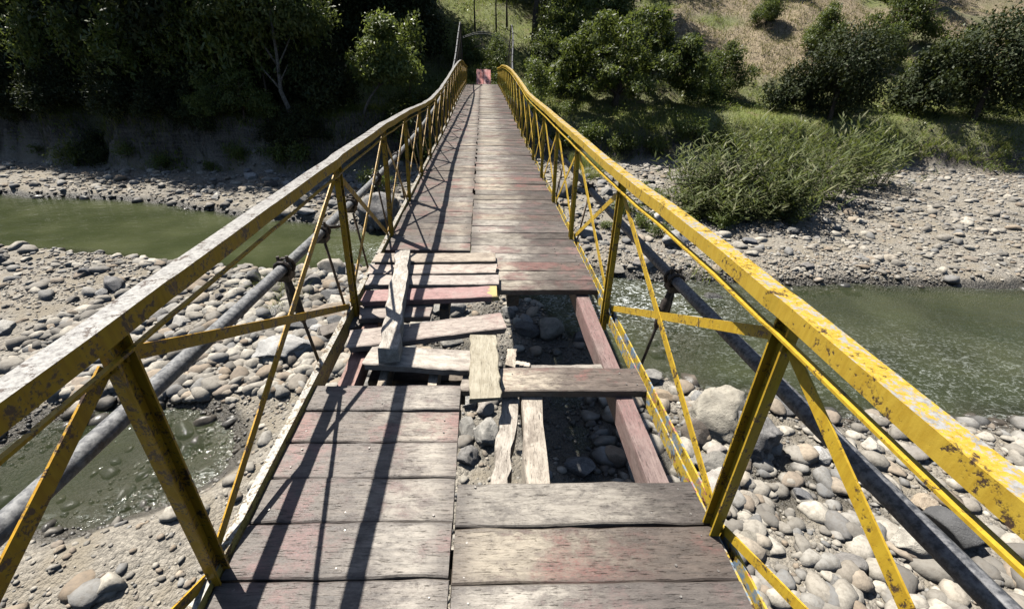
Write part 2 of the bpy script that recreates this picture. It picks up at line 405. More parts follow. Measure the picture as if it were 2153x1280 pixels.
def leaf_mat(name, c1, c2, c3, trans=.32, rough=.42, spec=.5):
    m, nt, b, out = newmat(name); N = NT(nt)
    g = N.n('ShaderNodeNewGeometry'); pos = g.outputs['Position']; oi = N.n('ShaderNodeObjectInfo')
    at_ = N.n('ShaderNodeAttribute'); at_.attribute_name = 'tone'
    n = N.noise(pos, .9, 3, .6)
    c = N.mix(N.ramp(n, .35, .65), c1, c2); c = N.mix(N.ramp(at_.outputs['Fac'], .55, 1.0, 0, .8), c, c3)
    hs = N.n('ShaderNodeHueSaturation'); N.l(c, hs.inputs['Color']); N.l(N.ramp(oi.outputs['Random'], 0, 1, .8, 1.2), hs.inputs['Value'])
    N.l(hs.outputs[0], b.inputs['Base Color']); b.inputs['Roughness'].default_value = rough; b.inputs['Specular IOR Level'].default_value = spec
    tr = N.n('ShaderNodeBsdfTranslucent'); N.l(N.mix(.55, hs.outputs[0], (0.30,0.37,0.06)), tr.inputs[0])
    mx = N.n('ShaderNodeMixShader'); mx.inputs[0].default_value = trans
    N.l(b.outputs[0], mx.inputs[1]); N.l(tr.outputs[0], mx.inputs[2]); N.l(mx.outputs[0], out.inputs[0])
    return m
M['leaf_bright'] = leaf_mat('leaf_bright', (0.095,0.130,0.035), (0.14,0.18,0.055), (0.25,0.27,0.11), .42, .44, .45)
M['leaf_mango'] = leaf_mat('leaf_dark_glossy', (0.060,0.092,0.022), (0.105,0.145,0.040), (0.24,0.27,0.10), .36, .46, .4)
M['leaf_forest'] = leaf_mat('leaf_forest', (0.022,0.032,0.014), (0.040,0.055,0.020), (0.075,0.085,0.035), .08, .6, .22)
M['leaf_shrub'] = leaf_mat('leaf_shrub', (0.080,0.118,0.026), (0.135,0.175,0.045), (0.22,0.24,0.085), .38)
M['grass'] = leaf_mat('grass_blade', (0.16,0.21,0.040), (0.24,0.28,0.062), (0.42,0.37,0.17), .42, .5, .35)
M['cane'] = leaf_mat('cane_blade', (0.085,0.11,0.040), (0.14,0.165,0.065), (0.30,0.29,0.17), .30, .6, .25)
M['dry_grass'] = leaf_mat('dry_grass_blade', (0.30,0.23,0.125), (0.42,0.33,0.19), (0.52,0.44,0.28), .25, .7, .2)

# ================================================================ THE SETTING
WATER_Z = -4.34
def bank_y(x):
    x = np.asarray(x, float)
    return 28.6 - 4.3*(1-sstep(-8, -2.2, x)) + 2.4*(1-sstep(-34, -14, x)) - 1.2*sstep(16, 34, x) + fbm(x*.35, x*0+3.3, 5, 3)*.8*sstep(2.0, 4.0, np.abs(x))
RX = [-60,-30,-14,-8.6,-6.5,-4,-1,1.5,2.2,3.4,4.6,8,14,30,60]
RN = [17,15.5,13.6,12.6,12.3,12.4,11.8,10.4,8.9,7.4,6.7,6.0,5.6,5.5,5.5]
RF = [23,21.5,19.2,17.4,17.0,16.4,15.4,14.2,13.9,13.0,12.8,12.4,12.2,12,12]
def T(x, y):
    """terrain height"""
    x = np.asarray(x, float); y = np.asarray(y, float)
    bed = -4.1 + fbm(x*.45, y*.45, 1, 4)*.20 + fbm(x*1.7, y*1.7, 9, 3)*.06
    bed = bed + .45*sstep(9, 22, np.abs(x))*sstep(5, 0, y)
    s = np.minimum(y - np.interp(x, RX, RN), np.interp(x, RX, RF) - y) + fbm(x*.5, y*.5, 21, 4)*.55
    bed = bed - (.9 - .38*sstep(0, 3, x))*sstep(-.35, 1.0, s)
    bed = bed - .14*np.exp(-(((x-2.1)/1.5)**2 + ((y-7.2)/2.6)**2)**2)  # bed dipped below the deck hole so the painted dark tone covers it
    pe = np.sqrt(((x+6.3)/3.0)**2 + ((y-5.1)/1.75)**2) + fbm(x*.6, y*.6, 33, 3)*.22
    bed = bed - .42*sstep(1.05, .45, pe)
    yb = bank_y(x); t = y - yb
    cen = np.exp(-(x/2.6)**2)
    topz = np.where(x < 0, -1.5, -1.75 + .012*np.maximum(x, 0)*0)
    topz = topz*(1-cen) - .12*cen
    steep = 1.1 + 1.5*sstep(2, 7, x)
    t = t + (fbm(x*.8, y*.5, 47, 4)*.75 + fbm(x*2.6, y*2.6, 49, 3)*.22)*sstep(1.6, 3.2, np.abs(x))*(1-.85*np.exp(-((x+6.6)/3.0)**4))
    up = sstep(-.15, 1.0, t/steep)
    sl = np.where(x < 0, .30, .16)
    sl = sl*(1-cen) + .06*cen
    tt = np.maximum(t-steep*.8, 0)
    hill = topz + np.minimum(tt, 7)*sl + np.maximum(tt-5, 0)*.36 + .10*np.maximum(tt-14, 0)*sstep(12, 20, x) + fbm(x*.16, y*.16, 41, 4)*np.minimum(tt*.10, 1.3)*(1-.8*cen)
    hill = hill + fbm(x*.9, y*.9, 45, 3)*.12*(1-cen)*sstep(0, 1.5, tt)
    hill = np.minimum(hill, 75 + fbm(x*.02, y*.02, 3)*14)
    hill = hill + (-1.12 - hill)*np.exp(-(((x+6.6)/2.2)**2 + ((y-26.2)/1.3)**2)**2)
    rough_ = up*(1-up)*4*sstep(2.2, 4, np.abs(x))
    z = bed*(1-up) + hill*up + rough_*(fbm(x*1.6, y*1.2, 91, 4)*.55 + fbm(x*5, y*4, 95, 3)*.16)
    nb = sstep(-1.8, -4.0, y + fbm(x*.4, y*.4, 51, 3)*.5)
    near_top = -.25 + np.maximum(-4-y, 0)*.12 + .35*fbm(x*.2, y*.2, 55, 3)*sstep(1.5, 4, np.abs(x))
    return z*(1-nb) + near_top*nb
def axis(parts):
    o = []
    for a, b, st in parts: o += list(np.arange(a, b, st))
    return np.array(o + [parts[-1][1]])
gx = axis([(-420,-120,30),(-120,-45,6),(-45,-30,1.1),(-30,-8,.3),(-8,9,.17),(9,30,.3),(30,48,1.1),(48,120,6),(120,420,30)])
gy = axis([(-160,-12,12),(-12,0,.8),(0,14,.17),(14,24,.3),(24,31,.13),(31,33,.25),(33,60,.7),(60,130,4),(130,430,25)])
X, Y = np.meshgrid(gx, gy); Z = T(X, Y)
nx, ny = len(gx), len(gy)
idx = np.arange(nx*ny).reshape(ny, nx)
faces = np.stack([idx[:-1,:-1], idx[:-1,1:], idx[1:,1:], idx[1:,:-1]], -1).reshape(-1, 4)
gme = mesh('ground', np.stack([X, Y, Z], -1).reshape(-1, 3), faces, True)
xf, yf = X.ravel(), Y.ravel(); tt = yf - bank_y(xf)
above = sstep(.5, 2.2, tt)
field = sstep(13.5, 17, xf + fbm(xf*.25, yf*.25, 61, 3)*3)*sstep(37, 41, yf)*sstep(.22, .42, vnoise(xf*.22, yf*.22, 67))
earth = sstep(-.2, .4, tt)*(1-.25*above)
nearb = sstep(-2.4, -3.6, yf)
zone = np.ones((len(xf), 4), np.float32)
zone[:, 0] = np.clip(above*(1-field)*(.45+.8*vnoise(xf*.5, yf*.5, 71)) + .8*nearb, 0, 1); zone[:, 1] = field; zone[:, 2] = np.clip(earth + .6*nearb, 0, 1)
ca = gme.color_attributes.new('zone', 'FLOAT_COLOR', 'POINT'); ca.data.foreach_set('color', zone.ravel())
tag(link('ground', gme, M['ground']), kind='structure')

# river surface: a gently rippled sheet, lies only where the bed is below it
wx = axis([(-80,-12,2.0),(-12,14,.16),(14,80,2.0)]); wy = axis([(-1,3,.5),(3,21,.16),(21,32,1.0)])
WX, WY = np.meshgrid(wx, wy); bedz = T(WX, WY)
WZ = WATER_Z + fbm(WX*1.3, WY*2.0, 81, 3)*.012
widx = np.arange(WX.size).reshape(WX.shape)
low = bedz < WATER_Z + .10
keep = (low[:-1,:-1] | low[:-1,1:] | low[1:,1:] | low[1:,:-1])
wf = np.stack([widx[:-1,:-1], widx[:-1,1:], widx[1:,1:], widx[1:,:-1]], -1)[keep]
wme = mesh('river', np.stack([WX, WY, WZ], -1).reshape(-1, 3), wf, True)
dep = np.clip(WATER_Z - bedz, 0, 2).ravel().astype(np.float32)
a_ = wme.attributes.new('depth', 'FLOAT', 'POINT'); a_.data.foreach_set('value', dep)
edge_ = np.exp(-((np.clip(WATER_Z-bedz, 0, 2)-.05)/.06)**2)*.30
rap = edge_ + (1.15*np.exp(-(((WX-4.3)/2.6)**2 + ((WY-10.9)/1.5)**2)) + np.exp(-(((WX+3.2)/1.5)**2 + ((WY-14.2)/.9)**2))*.7 + .28*np.exp(-(((WX-10)/5)**2 + ((WY-7.5)/2)**2)))
a_ = wme.attributes.new('rapid', 'FLOAT', 'POINT'); a_.data.foreach_set('value', np.clip(rap, 0, 1).ravel().astype(np.float32))
tag(link('river', wme, M['water']), kind='structure')

# ================================================================ THE BRIDGE
bridge = tag(empty('suspension_footbridge', (0, 29.2, -0.1)),
             'damaged suspension footbridge with weathered plank deck and chipped yellow steel railings', 'footbridge')
BO = Vector(bridge.location)
def bpart(o):
    o.parent = bridge; o.location = Vector(o.location) - BO; return o
def zdeck(y): return float(.12*sstep(11, 20, y))

def board_mesh(name, L, W, Th, seed, jag=0.0, nseg=9, wob=.0035, warp=.003, taper=0.0):
    """a sawn board: chamfered arrises, wavy edges, uneven or splintered ends; along local x, top face near z = 0"""
    r = random.Random(seed); prof = [(-.5,-1),(.5,-1),(.5,-.10),(.47,0),(-.47,0),(-.5,-.10)]
    v = []; f = []; n = len(prof)
    ph = r.uniform(0, 6.28); a1 = [r.uniform(-wob, wob) for _ in range(nseg+1)]; a2 = [r.uniform(-wob, wob) for _ in range(nseg+1)]
    for i in range(nseg+1):
        t = i/nseg; x = (t-.5)*L; hw = W*(1 - taper*t)
        for k, (py, pz) in enumerate(prof):
            ex = 0
            if i in (0, nseg): ex = r.uniform(-1, 1)*(.004 + jag)
            yy = py*hw + (a1[i] if py > 0 else a2[i])
            v.append((x+ex, yy, pz*Th + warp*math.sin(ph + t*5.0) + r.uniform(-.0006, .0006)))
    for i in range(nseg):
        for k in range(n):
            k2 = (k+1) % n; f.append((i*n+k, i*n+k2, (i+1)*n+k2, (i+1)*n+k))
    f += [tuple(range(n-1, -1, -1)), tuple(nseg*n+k for k in range(n))]
    # make outward
    f = [tuple(reversed(q)) for q in f]
    me = mesh(name, v, f)
    return me

TH = .046
SEAM = -.118
def nails_mesh(seed, xs, W):
    r = random.Random(seed); mb = MB()
    for x in xs:
        for y in (-W*.28, W*.28):
            cx = x + r.uniform(-.02, .02); cy = y + r.uniform(-.025, .025); R = r.choice((.0032,.0038,.0048)); n = 7
            if r.random() < .3: continue
            v = [(cx+R*math.cos(6.2832*k/n), cy+R*math.sin(6.2832*k/n), .0035) for k in range(n)] + [(cx+R*1.1*math.cos(6.2832*k/n), cy+R*1.1*math.sin(6.2832*k/n), -.004) for k in range(n)]
            mb.add(v, [tuple(range(n))] + [(k, n+k, n+(k+1)%n, (k+1)%n) for k in range(n)])
    return mesh('nail_heads', mb.v, mb.f)

LXL, LXR = -.922, SEAM-.004      # left half of the deck
RXL, RXR = SEAM+.006, .918       # right half
shared = {}
def deck_plank(side, y0, y1, seed, near=False, x0=None, x1=None):
    gap = .004 + .009*random.random()**2
    W = y1 - y0 - gap
    a, b = (LXL, LXR) if side < 0 else (RXL, RXR)
    full = x0 is None
    a = a if x0 is None else x0; b = b if x1 is None else x1
    key = (side, round(W/.012), seed % 3) if full and not near else None
    if key and key in shared: me = shared[key]
    else:
        me = board_mesh('plank', b-a, W if not key else round(W/.012)*.012, TH, seed, wob=.0045 if near else .007)
        me.materials.append(M['deck_right'] if side > 0 else M['deck_left'])
        if key: shared[key] = me
    yc = (y0+y1)/2
    o = link('plank', me, None, None, ((a+b)/2 + (0 if near else random.uniform(-.016, .016)), yc, zdeck(yc) + random.uniform(-.005, .003)),
             (random.uniform(-.016, .016), random.uniform(-.006, .006), random.uniform(-.003, .003) if near else random.uniform(-.007, .007)))
    bpart(o)
    if yc < 7:
        xs = [s*(b-a)*.5 - (s*.06) for s in (-1, 1)] + [(.30 if side > 0 else -.02)]
        nm = nails_mesh(seed+91, xs, W); nm.materials.append(M['nail'])
        tag(link('nail_heads', nm, None, o), kind='stuff')
    return o

# near planks, edges read from the photograph
eL = [-2.9,-2.69,-2.48,-2.27,-2.06,-1.85,-1.64,-1.43,-1.22,-1.01,-.8,-.59,-.38,-.17,.04,.25,.46,.67,.885,1.103,1.315,1.520,1.732,1.938]
eR = [-2.9,-2.69,-2.48,-2.27,-2.06,-1.85,-1.64,-1.43,-1.22,-1.01,-.8,-.6,-.4,-.19,.02,.225,.435,.65,.862,1.077,1.290]
for i in range(len(eL)-1): deck_plank(-1, eL[i], eL[i+1], 100+i, True)
for i in range(len(eR)-1): deck_plank(1, eR[i], eR[i+1], 200+i, True)
deck_plank(1, 1.885, 2.104, 240, True, x0=.098, x1=.925)                  # the one board left across the hole
def run(side, y, yend, skip, seed):
    while y < yend:
        w = random.uniform(.172, .232)
        if not any(a < y + w/2 < b for a, b in skip): deck_plank(side, y, y+w, seed, y < 5.5)
        y += w; seed += 1
run(1, 3.085, 29.0, [(18.9, 19.15)], 300)
run(-1, 3.888, 28.6, [(20.6, 20.72), (28.1, 28.6)], 600)

# timber stringers under the deck
def beam(name, p0, p1, w, h, mat, seed, jag=0.0, wob=.004, taper=0.0, top=None):
    p0 = Vector(p0); p1 = Vector(p1); d = p1-p0
    me = board_mesh(name, d.length, w, h, seed, jag=jag, nseg=14, wob=wob, warp=.002, taper=taper); me.materials.append(mat)
    o = link(name, me, None, None, (p0+p1)/2)
    q = Vector((1, 0, 0)).rotation_difference(d.normalized()); o.rotation_mode = 'XYZ'
    o.rotation_euler = (0, -math.asin(max(-1, min(1, d.normalized().z))), math.atan2(d.y, d.x))
    return o
ZS = -.052
for x in (.80, -.79):
    for y0, y1 in ((-2.9, 1.0), (1.01, 4.9), (4.91, 10.9), (10.91, 16.9), (16.91, 22.9), (22.91, 28.9)):
        dz0, dz1 = zdeck(y0), zdeck(y1)
        bpart(beam('stringer', (x, y0, ZS+dz0), (x, y1, ZS+dz1), .104, .13, M['stringer'], int(y0*10)+500+int(x*9)))
p = at(1132, 1016, ZS); q = at(1117, 826, ZS); p2 = p + (p-q)*4.2
bpart(beam('stringer', tuple(p2), tuple(q), .112, .13, M['stringer_old'], 77, jag=.035, wob=.009))
p = at(1050, 1012, ZS-.03); q = at(1076, 822, ZS-.02); p2 = p + (p-q)*.35
bpart(beam('stringer', tuple(p2), tuple(q), .088, .10, M['stringer_old'], 78, jag=.05, wob=.012))
for x in (-.60, -.30):
    bpart(beam('stringer', (x, -2.9, ZS-.01), (x, 2.35, ZS-.03), .06, .12, M['stringer_old'], 80+int(x*10), jag=.03, wob=.007))
    bpart(beam('stringer', (x, 2.9, ZS-.01), (x, 28.9, ZS+.10), .07, .12, M['beam_dark'], 90+int(x*10), jag=.03, wob=.007))
for x in (.25,):
    bpart(beam('stringer', (x, 3.16, ZS-.01), (x, 28.9, ZS+.10), .09, .12, M['beam_dark'], 97, jag=.04, wob=.007))
bpart(beam('cross_timber', (.20, 2.155, ZS+.004), (.74, 2.16, ZS+.004), .055, .06, M['loose_grey'], 98))

for y0, x0_, x1_ in ((1.99, -.73, -.13), (2.13, -.55, -.11), (2.27, -.73, -.13)):
    bpart(beam('cross_timber', (x0_, y0, -.20), (x1_, y0+.01, -.20), .12, .08, M['beam_dark'], int(y0*50)))
# steel: posts, rails, braces, edge angles, cross beams
PYL = [-2.4, -.75, .90]
PY_ = [-2.3, -.65, 1.06, 2.79, 4.26, 5.53] + [5.53 + 1.30*k for k in range(1, 19)]
railL = [(-3,1.06),(1.8,1.07),(4.1,1.075),(5.58,1.04),(7.2,.975),(8.23,.955),(10.2,.985),(12.3,1.09),(15.6,1.28),(18.4,1.40),(20.5,1.43),(22.5,1.38),(25,1.20),(29.0,1.02)]
railR = [(-3,1.03),(1.5,1.03),(2.9,1.0),(7.6,1.005),(9.3,1.01),(11.9,1.14),(15.0,1.26),(18.5,1.30),(22.0,1.27),(25,1.12),(29.0,1.0)]
def hrail(side, y):
    t = railL if side < 0 else railR
    return float(np.interp(y, [a for a, b in t], [b for a, b in t]))
for side in (-1, 1):
    xb = .935*side if side < 0 else .915        # post foot
    xt = .893*side if side < 0 else .868        # post head
    ys = sorted(set([-3.0, 29.0] + [a for a, b in (railL if side < 0 else railR)] + [p_ + .02 for p_ in PY_]))
    ys = sorted(ys + list(np.arange(-2.9, 29, .31)))
    rj = random.Random(side+5); pts = [(xt + rj.uniform(-.0035, .0035), y, hrail(side, y) + rj.uniform(-.0035, .0035)) for y in ys]
    s = side
    w, h, t = .064, .052, .006
    # top rail: steel channel lying on its web, flange down on the walkway side
    prof = [(-s*w*.5, 0), (s*w*.5, 0), (s*w*.5, -.012), (-s*(w*.5-t), -.012), (-s*(w*.5-t), -h), (-s*w*.5, -h)]
    if s > 0: prof = prof[::-1]
    bpart(MB().sweep(pts, prof).build('top_rail', M['rail_l'] if s < 0 else M['rail_r']))
    pr2 = [(s*-.026, -.094), (s*-.012, -.094), (s*-.012, -.102), (s*-.026, -.102)] if s < 0 else [(-.022, -.104), (.002, -.104), (.002, -.112), (-.022, -.112)]
    if s > 0: pr2 = pr2[::-1]
    bpart(MB().sweep(pts, pr2).build('lower_rail', M['yellow_l'] if s < 0 else M['yellow']))
    ym = M['yellow_l'] if s < 0 else M['yellow']
    PS = (PYL + PY_[3:]) if s < 0 else PY_
    for i, y in enumerate(PS):
        hz = hrail(side, y) - .012; zb = -.16 + zdeck(y)
        lean = random.uniform(-.012, .012)
        # post: channel open to the walkway, butted under the rail
        mb = MB(); cw, cd, ct = .066, .036, .007
        pf = [(0,-cw/2),(0,cw/2),(-s*cd,cw/2),(-s*cd,cw/2-ct),(-s*ct,cw/2-ct),(-s*ct,-cw/2+ct),(-s*cd,-cw/2+ct),(-s*cd,-cw/2)]
        v = [(xb+s*.012+a, y+b, zb) for a, b in pf] + [(xt+s*.030+a, y+lean+b, hz) for a, b in pf]; n = len(pf)
        f = [(k, (k+1)%n, n+(k+1)%n, n+k) for k in range(n)] + [tuple(range(n-1,-1,-1)), tuple(range(n, 2*n))]
        if s > 0: f = [tuple(reversed(q_)) for q_ in f]
        mb.add(v, f)
        bpart(mb.build('post', ym))
        if i+1 < len(PS):
            y2 = PS[i+1]; h2 = hrail(side, y2)
            ex = s*.022
            b1 = MB().bar((xt+ex+.003, y+.03, hrail(side, y)-.13), (xb+ex+.003, y2-.03, .03+zdeck(y2)), (0, .5, 1), .040, .006)
            b2 = MB().bar((xb+ex-.005, y+.03, .03+zdeck(y)), (xt+ex-.005, y2-.03, h2-.13), (0, .5, 1), .040, .006)
            bpart(b1.build('brace', ym)); bpart(b2.build('brace', ym))
    yy = list(np.linspace(-3, 29, 60))
    if s < 0:
        pf = [(-.966,-.10),(-.966,.034),(-.930,.034),(-.930,-.10)]
        bpart(MB().sweep([(0, y, zdeck(y)) for y in yy], pf[::-1]).build('edge_angle', M['edge_l']))
    else:
        pf = [(.924,-.095),(.924,-.012),(.932,-.012),(.932,-.085),(.956,-.085),(.956,.006),(.965,.006),(.965,-.095)]
        bpart(MB().sweep([(0, y, zdeck(y)) for y in yy], pf).build('edge_angle', M['edge_r']))
for y in PY_:
    if abs(y-2.79) < .1: continue          # torn away with the missing boards
    z = zdeck(y)
    bpart(MB().box(-1.02, 1.02, y-.04, y+.04, -.30+z, -.187+z).build('cross_beam', M['steel_dark']))

# suspension cables, clamps and hangers
def zcab(side, y): return (.51 + .0052*(y-6.6)**2) if side < 0 else (.455 + .0052*(y-6.6)**2)
def xcab(side, y):
    t = float(sstep(16, 29.3, y)); return (-1.06 - .22*t) if side < 0 else (1.06 + .56*t)
for s in (-1, 1):
    yy = list(np.linspace(-4.2, 29.3, 70))
    pts = [(xcab(s, y), y, zcab(s, y)) for y in yy]
    top = pts[-1]
    pts += [(top[0]*1.02, 30.0, top[2]+.02-.10), (top[0]*1.06, 33.0, top[2]*.62), (top[0]*1.1, 37.0, float(T(top[0]*1.1, 37.0))-.2)]
    bpart(MB().tube(pts, .029, 10).build('cable', M['cable'] if s < 0 else M['cable_dark'], smooth=True))
    hy = [.3, 2.16, 2.78, 3.5, 4.45, 5.6] if s < 0 else [.2, 2.17, 4.33, 5.9]
    hy += [hy[-1] + 1.75*k for k in range(1, 14)]
    for y in hy:
        x, z = xcab(s, y), zcab(s, y)
        cl = MB()
        for dy in (-.028, .028):
            ring = [(x + .041*math.cos(a), y+dy, z + .041*math.sin(a)) for a in np.linspace(0, 2*math.pi, 11)]
            cl.tube(ring, .010, 6, False)
        cl.box(x-.030, x+.030, y-.045, y+.045, z-.066, z-.030)
        cl.tube([(x-.024, y, z+.03), (x-.024, y, z+.062)], .009, 6); cl.tube([(x+.024, y, z+.03), (x+.024, y, z+.066)], .009, 6)
        bpart(cl.build('cable_clamp', M['steel_dark'], smooth=False))
        xe = s*.985; ze = -.20 + zdeck(y)
        hg = MB()
        a = Vector((x, y, z-.05)); b = Vector((xe, y+.04, ze)); d = b-a
        if abs(y-2.165) < .02 or y < .4:
            hg.tube([a, a+d*.12, a+d*.14, a+d*.34, a+d*.37, a+d*.40], [.016,.020,.030,.024,.020,.010], 8)
            hg.tube([a+d*.05+Vector((s*.02,.01,0)), a+d*.30+Vector((s*.035,-.01,0))], .012, 6)
        hg.tube([a+d*.05, b], .0095, 7)
        bpart(hg.build('hanger', M['steel_dark'] if y < 2.5 or y > 6 else M['rod'], smooth=True))
    for y in ([2.83] if s < 0 else [4.37]):
        x, z = xcab(s, y), zcab(s, y)
        bpart(MB().tube([(x+s*.05, y, z+.012), (x-s*.07, y+.015, z+.012), (x-s*.075, y+.015, z+.012), (s*.925, y+.03, z+.015)], [.013,.013,.008,.007], 7).build('tie_rod', M['steel_dark'], smooth=True))
# far and near towers
for yt in (29.3, -3.6):
    for s in (-1, 1):
        x = xcab(s, yt); zt = zcab(s, yt) - .03
        mb = MB()
        zb = float(T(x, yt)) - .3
        for dx in (-.07, .07):
            for dy in (-.05, .05): mb.box(x+dx-.016, x+dx+.016, yt+dy-.016, yt+dy+.016, zb, zt-.02)
        k = 0; z = zb+.3
        while z < zt-.3:
            for dy in (-.05, .05): mb.bar((x-.07, yt+dy, z), (x+.07, yt+dy, z+.25), (0,1,0), .014, .014)
            z += .25
        mb.box(x-.075, x+.075, yt-.09, yt+.09, zt-.03, zt-.002)
        bpart(mb.build('tower_leg', M['steel_dark']))
for dz in (0, -.06):
    zl, zr = zcab(-1, 29.3)-.75, zcab(1, 29.3)-.9
    pts = [(-1.29+(1.62+1.29)*t, 29.3, zl+(zr-zl)*t + .42*math.sin(math.pi*t) + dz*(1+t)) for t in np.linspace(0, 1, 14)]
    bpart(MB().tube(pts, .011, 6).build('cross_wire', M['cable'], smooth=True))

# ================================================================ LOOSE BOARDS
def loose(a, b, w, z, mat, seed, label, th=.042, jag=.016, zb=None, wob=.004, tip=None, name='loose_plank', cat='plank', group=None):
    """a board given by the two ends of its centre line in the photograph, lying with its top at height z"""
    p0 = Vector(at(*a, z)); p1 = Vector(at(*b, z if zb is None else zb))
    o = beam(name, p0, p1, w, th, mat, seed, jag=jag, wob=wob)
    return tag(o, label, cat, group)
loose((787,541), (1039,540), .195, .047, M['loose_grey'], 11, 'grey weathered plank lying at the edge of the intact left planking')
loose((778,565), (1043,564), .178, .046, M['loose_pink'], 12, 'faded pink plank second from the intact left planking')
loose((770,588), (1049,587), .172, .048, M['loose_pink'], 13, 'greyish pink plank between the faded pink plank and the yellow-tipped red plank')
loose((765,622), (1045,611), .178, .056, M['loose_red'], 14, 'red painted plank with a yellow painted tip')
loose((757,655), (908,650), .19, .004, M['loose_pink'], 15, 'short broken plank tucked below the yellow-tipped red plank')
loose((676,695), (830,652), .13, -.048, M['beam_dark'], 16, 'dark plank end poking out under the left railing')
loose((730,712), (1056,673), .205, .022, M['loose_pink'], 17, 'skewed greyish plank slanting across the gap beside the pale slab', zb=.02)
loose((776,744), (1003,757), .205, .006, M['loose_grey'], 18, 'dark edged plank lying in front of the opening, its end under the pale slab')
loose((972,797), (1056,797), .19, -.045, M['loose_grey'], 19, 'stub of a plank showing beneath the pale slab')
o = loose((1016,706), (1021,833), .165, .062, M['slab_pale'], 20, 'pale yellowish slab of bare wood laid lengthwise over the planks', th=.036, jag=.014, wob=.007, name='wood_slab', cat='wood slab')
o = loose((847,528), (818,732), .118, .135, M['timber'], 21, 'thick grey weathered timber lying lengthwise across the loose planks', th=.095, jag=.018, wob=.012, name='loose_timber', cat='timber')
for (a, b, w, th, sd, lb) in (((1072,768), (1077,735), .075, .05, 31, 'upright yellowish splintered stub behind the single cross plank'),
                              ((1083,762), (1114,766), .05, .045, 32, 'small frayed yellowish wood chunk behind the single cross plank')):
    loose(a, b, w*.8, -.01, M['stringer_old'], sd, lb.replace('yellowish ', ''), th=th, jag=.012, wob=.004, name='wood_splinter', cat='wood scrap')

# red board barrier on the path beyond the bridge
bar = tag(empty('board_barrier', (.04, 30.6, float(T(.04, 30.6)))), 'faded red board barrier closing the path at the far bridge end', 'barrier')
for i in range(4):
    W_ = .225; hgt = 1.22 + [.0,.03,.02,-.02][i]
    me = board_mesh('board', hgt, W_-.012, .022, 900+i, jag=.02, wob=.008); me.materials.append(M['red_board'])
    bo = link('board', me, None, bar, (-.31 + i*W_, .25, .10+hgt*.32), (math.radians(-90+12), math.radians(90), 0))
    bo.rotation_euler = Matrix(((0,1,0),(.77,0,-.64),(.64,0,.77))).to_4x4().to_euler()
me = board_mesh('batten', .80, .07, .03, 931); me.materials.append(M['beam_dark'])
bb = link('batten', me, None, bar, (0, .25, .38), (math.radians(80), 0, 0))

# ================================================================ STONES
def ico(sub):
    t = (1+5**.5)/2
    v = [(-1,t,0),(1,t,0),(-1,-t,0),(1,-t,0),(0,-1,t),(0,1,t),(0,-1,-t),(0,1,-t),(t,0,-1),(t,0,1),(-t,0,-1),(-t,0,1)]
    v = [Vector(p).normalized() for p in v]
    f = [(0,11,5),(0,5,1),(0,1,7),(0,7,10),(0,10,11),(1,5,9),(5,11,4),(11,10,2),(10,7,6),(7,1,8),(3,9,4),(3,4,2),(3,2,6),(3,6,8),(3,8,9),(4,9,5),(2,4,11),(6,2,10),(8,6,7),(9,8,1)]
    for _ in range(sub):
        c = {}; nf = []
        def mid(a, b):
            k = (min(a,b), max(a,b))
            if k not in c: c[k] = len(v); v.append(((v[a]+v[b])/2).normalized())
            return c[k]
        for a, b, d in f:
            x, y, z = mid(a,b), mid(b,d), mid(d,a); nf += [(a,x,z),(b,y,x),(d,z,y),(x,y,z)]
        f = nf
    return np.array([tuple(p) for p in v]), np.array(f)
def stone_shape(sub, seed, rug=.22):
    """a rounded river stone: sphere cut by random soft planes plus low frequency lumps"""
    r = np.random.default_rng(seed); v, f = ico(sub)
    v = v.copy()
    for _ in range(11):
        d = r.normal(size=3); d /= np.linalg.norm(d); lim = r.uniform(.50, .90)
        k = v @ d; ov = np.maximum(k-lim, 0); v -= np.outer(ov*.95, d)
    off = r.uniform(0, 50, 3)
    v *= (1 + rug*.5*fbm(v[:,0]*1.3+off[0]+v[:,2], v[:,1]*1.3+off[1]-v[:,2]*.7, seed, 3))[:,None]
    if sub >= 3: v *= (1 + rug*(.16 if rug < .5 else .42)*fbm(v[:,0]*5+off[1]+v[:,2]*3, v[:,1]*5+off[2]-v[:,2]*4, seed+5, 3))[:,None]
    return v, f
big_meshes = []
for k in range(12):
    v, f = stone_shape(3, 400+k, .30 if k < 8 else .55)
    me = mesh('stone', v, f, True); me.materials.append(M['rock']); big_meshes.append(me)
placed = []
def rock(x, y, r, sx=1, sy=1, sz=.72, k=None, sink=.35, name='river_stone', label='', group=None, rz=None, cat='stone'):
    k = random.randrange(8) if k is None else k
    z = float(T(x, y)) + r*sz*(1-2*sink)*.9
    o = link(name, big_meshes[k], None, None, (x, y, z), (random.uniform(-.25,.25), random.uniform(-.25,.25), random.uniform(0,6.28) if rz is None else rz))
    o.scale = (r*sx, r*sy, r*sz); placed.append((x, y, r*max(sx, sy)))
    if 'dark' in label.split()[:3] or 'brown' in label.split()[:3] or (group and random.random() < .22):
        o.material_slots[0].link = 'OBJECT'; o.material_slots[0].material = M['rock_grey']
    return tag(o, label, cat, group)
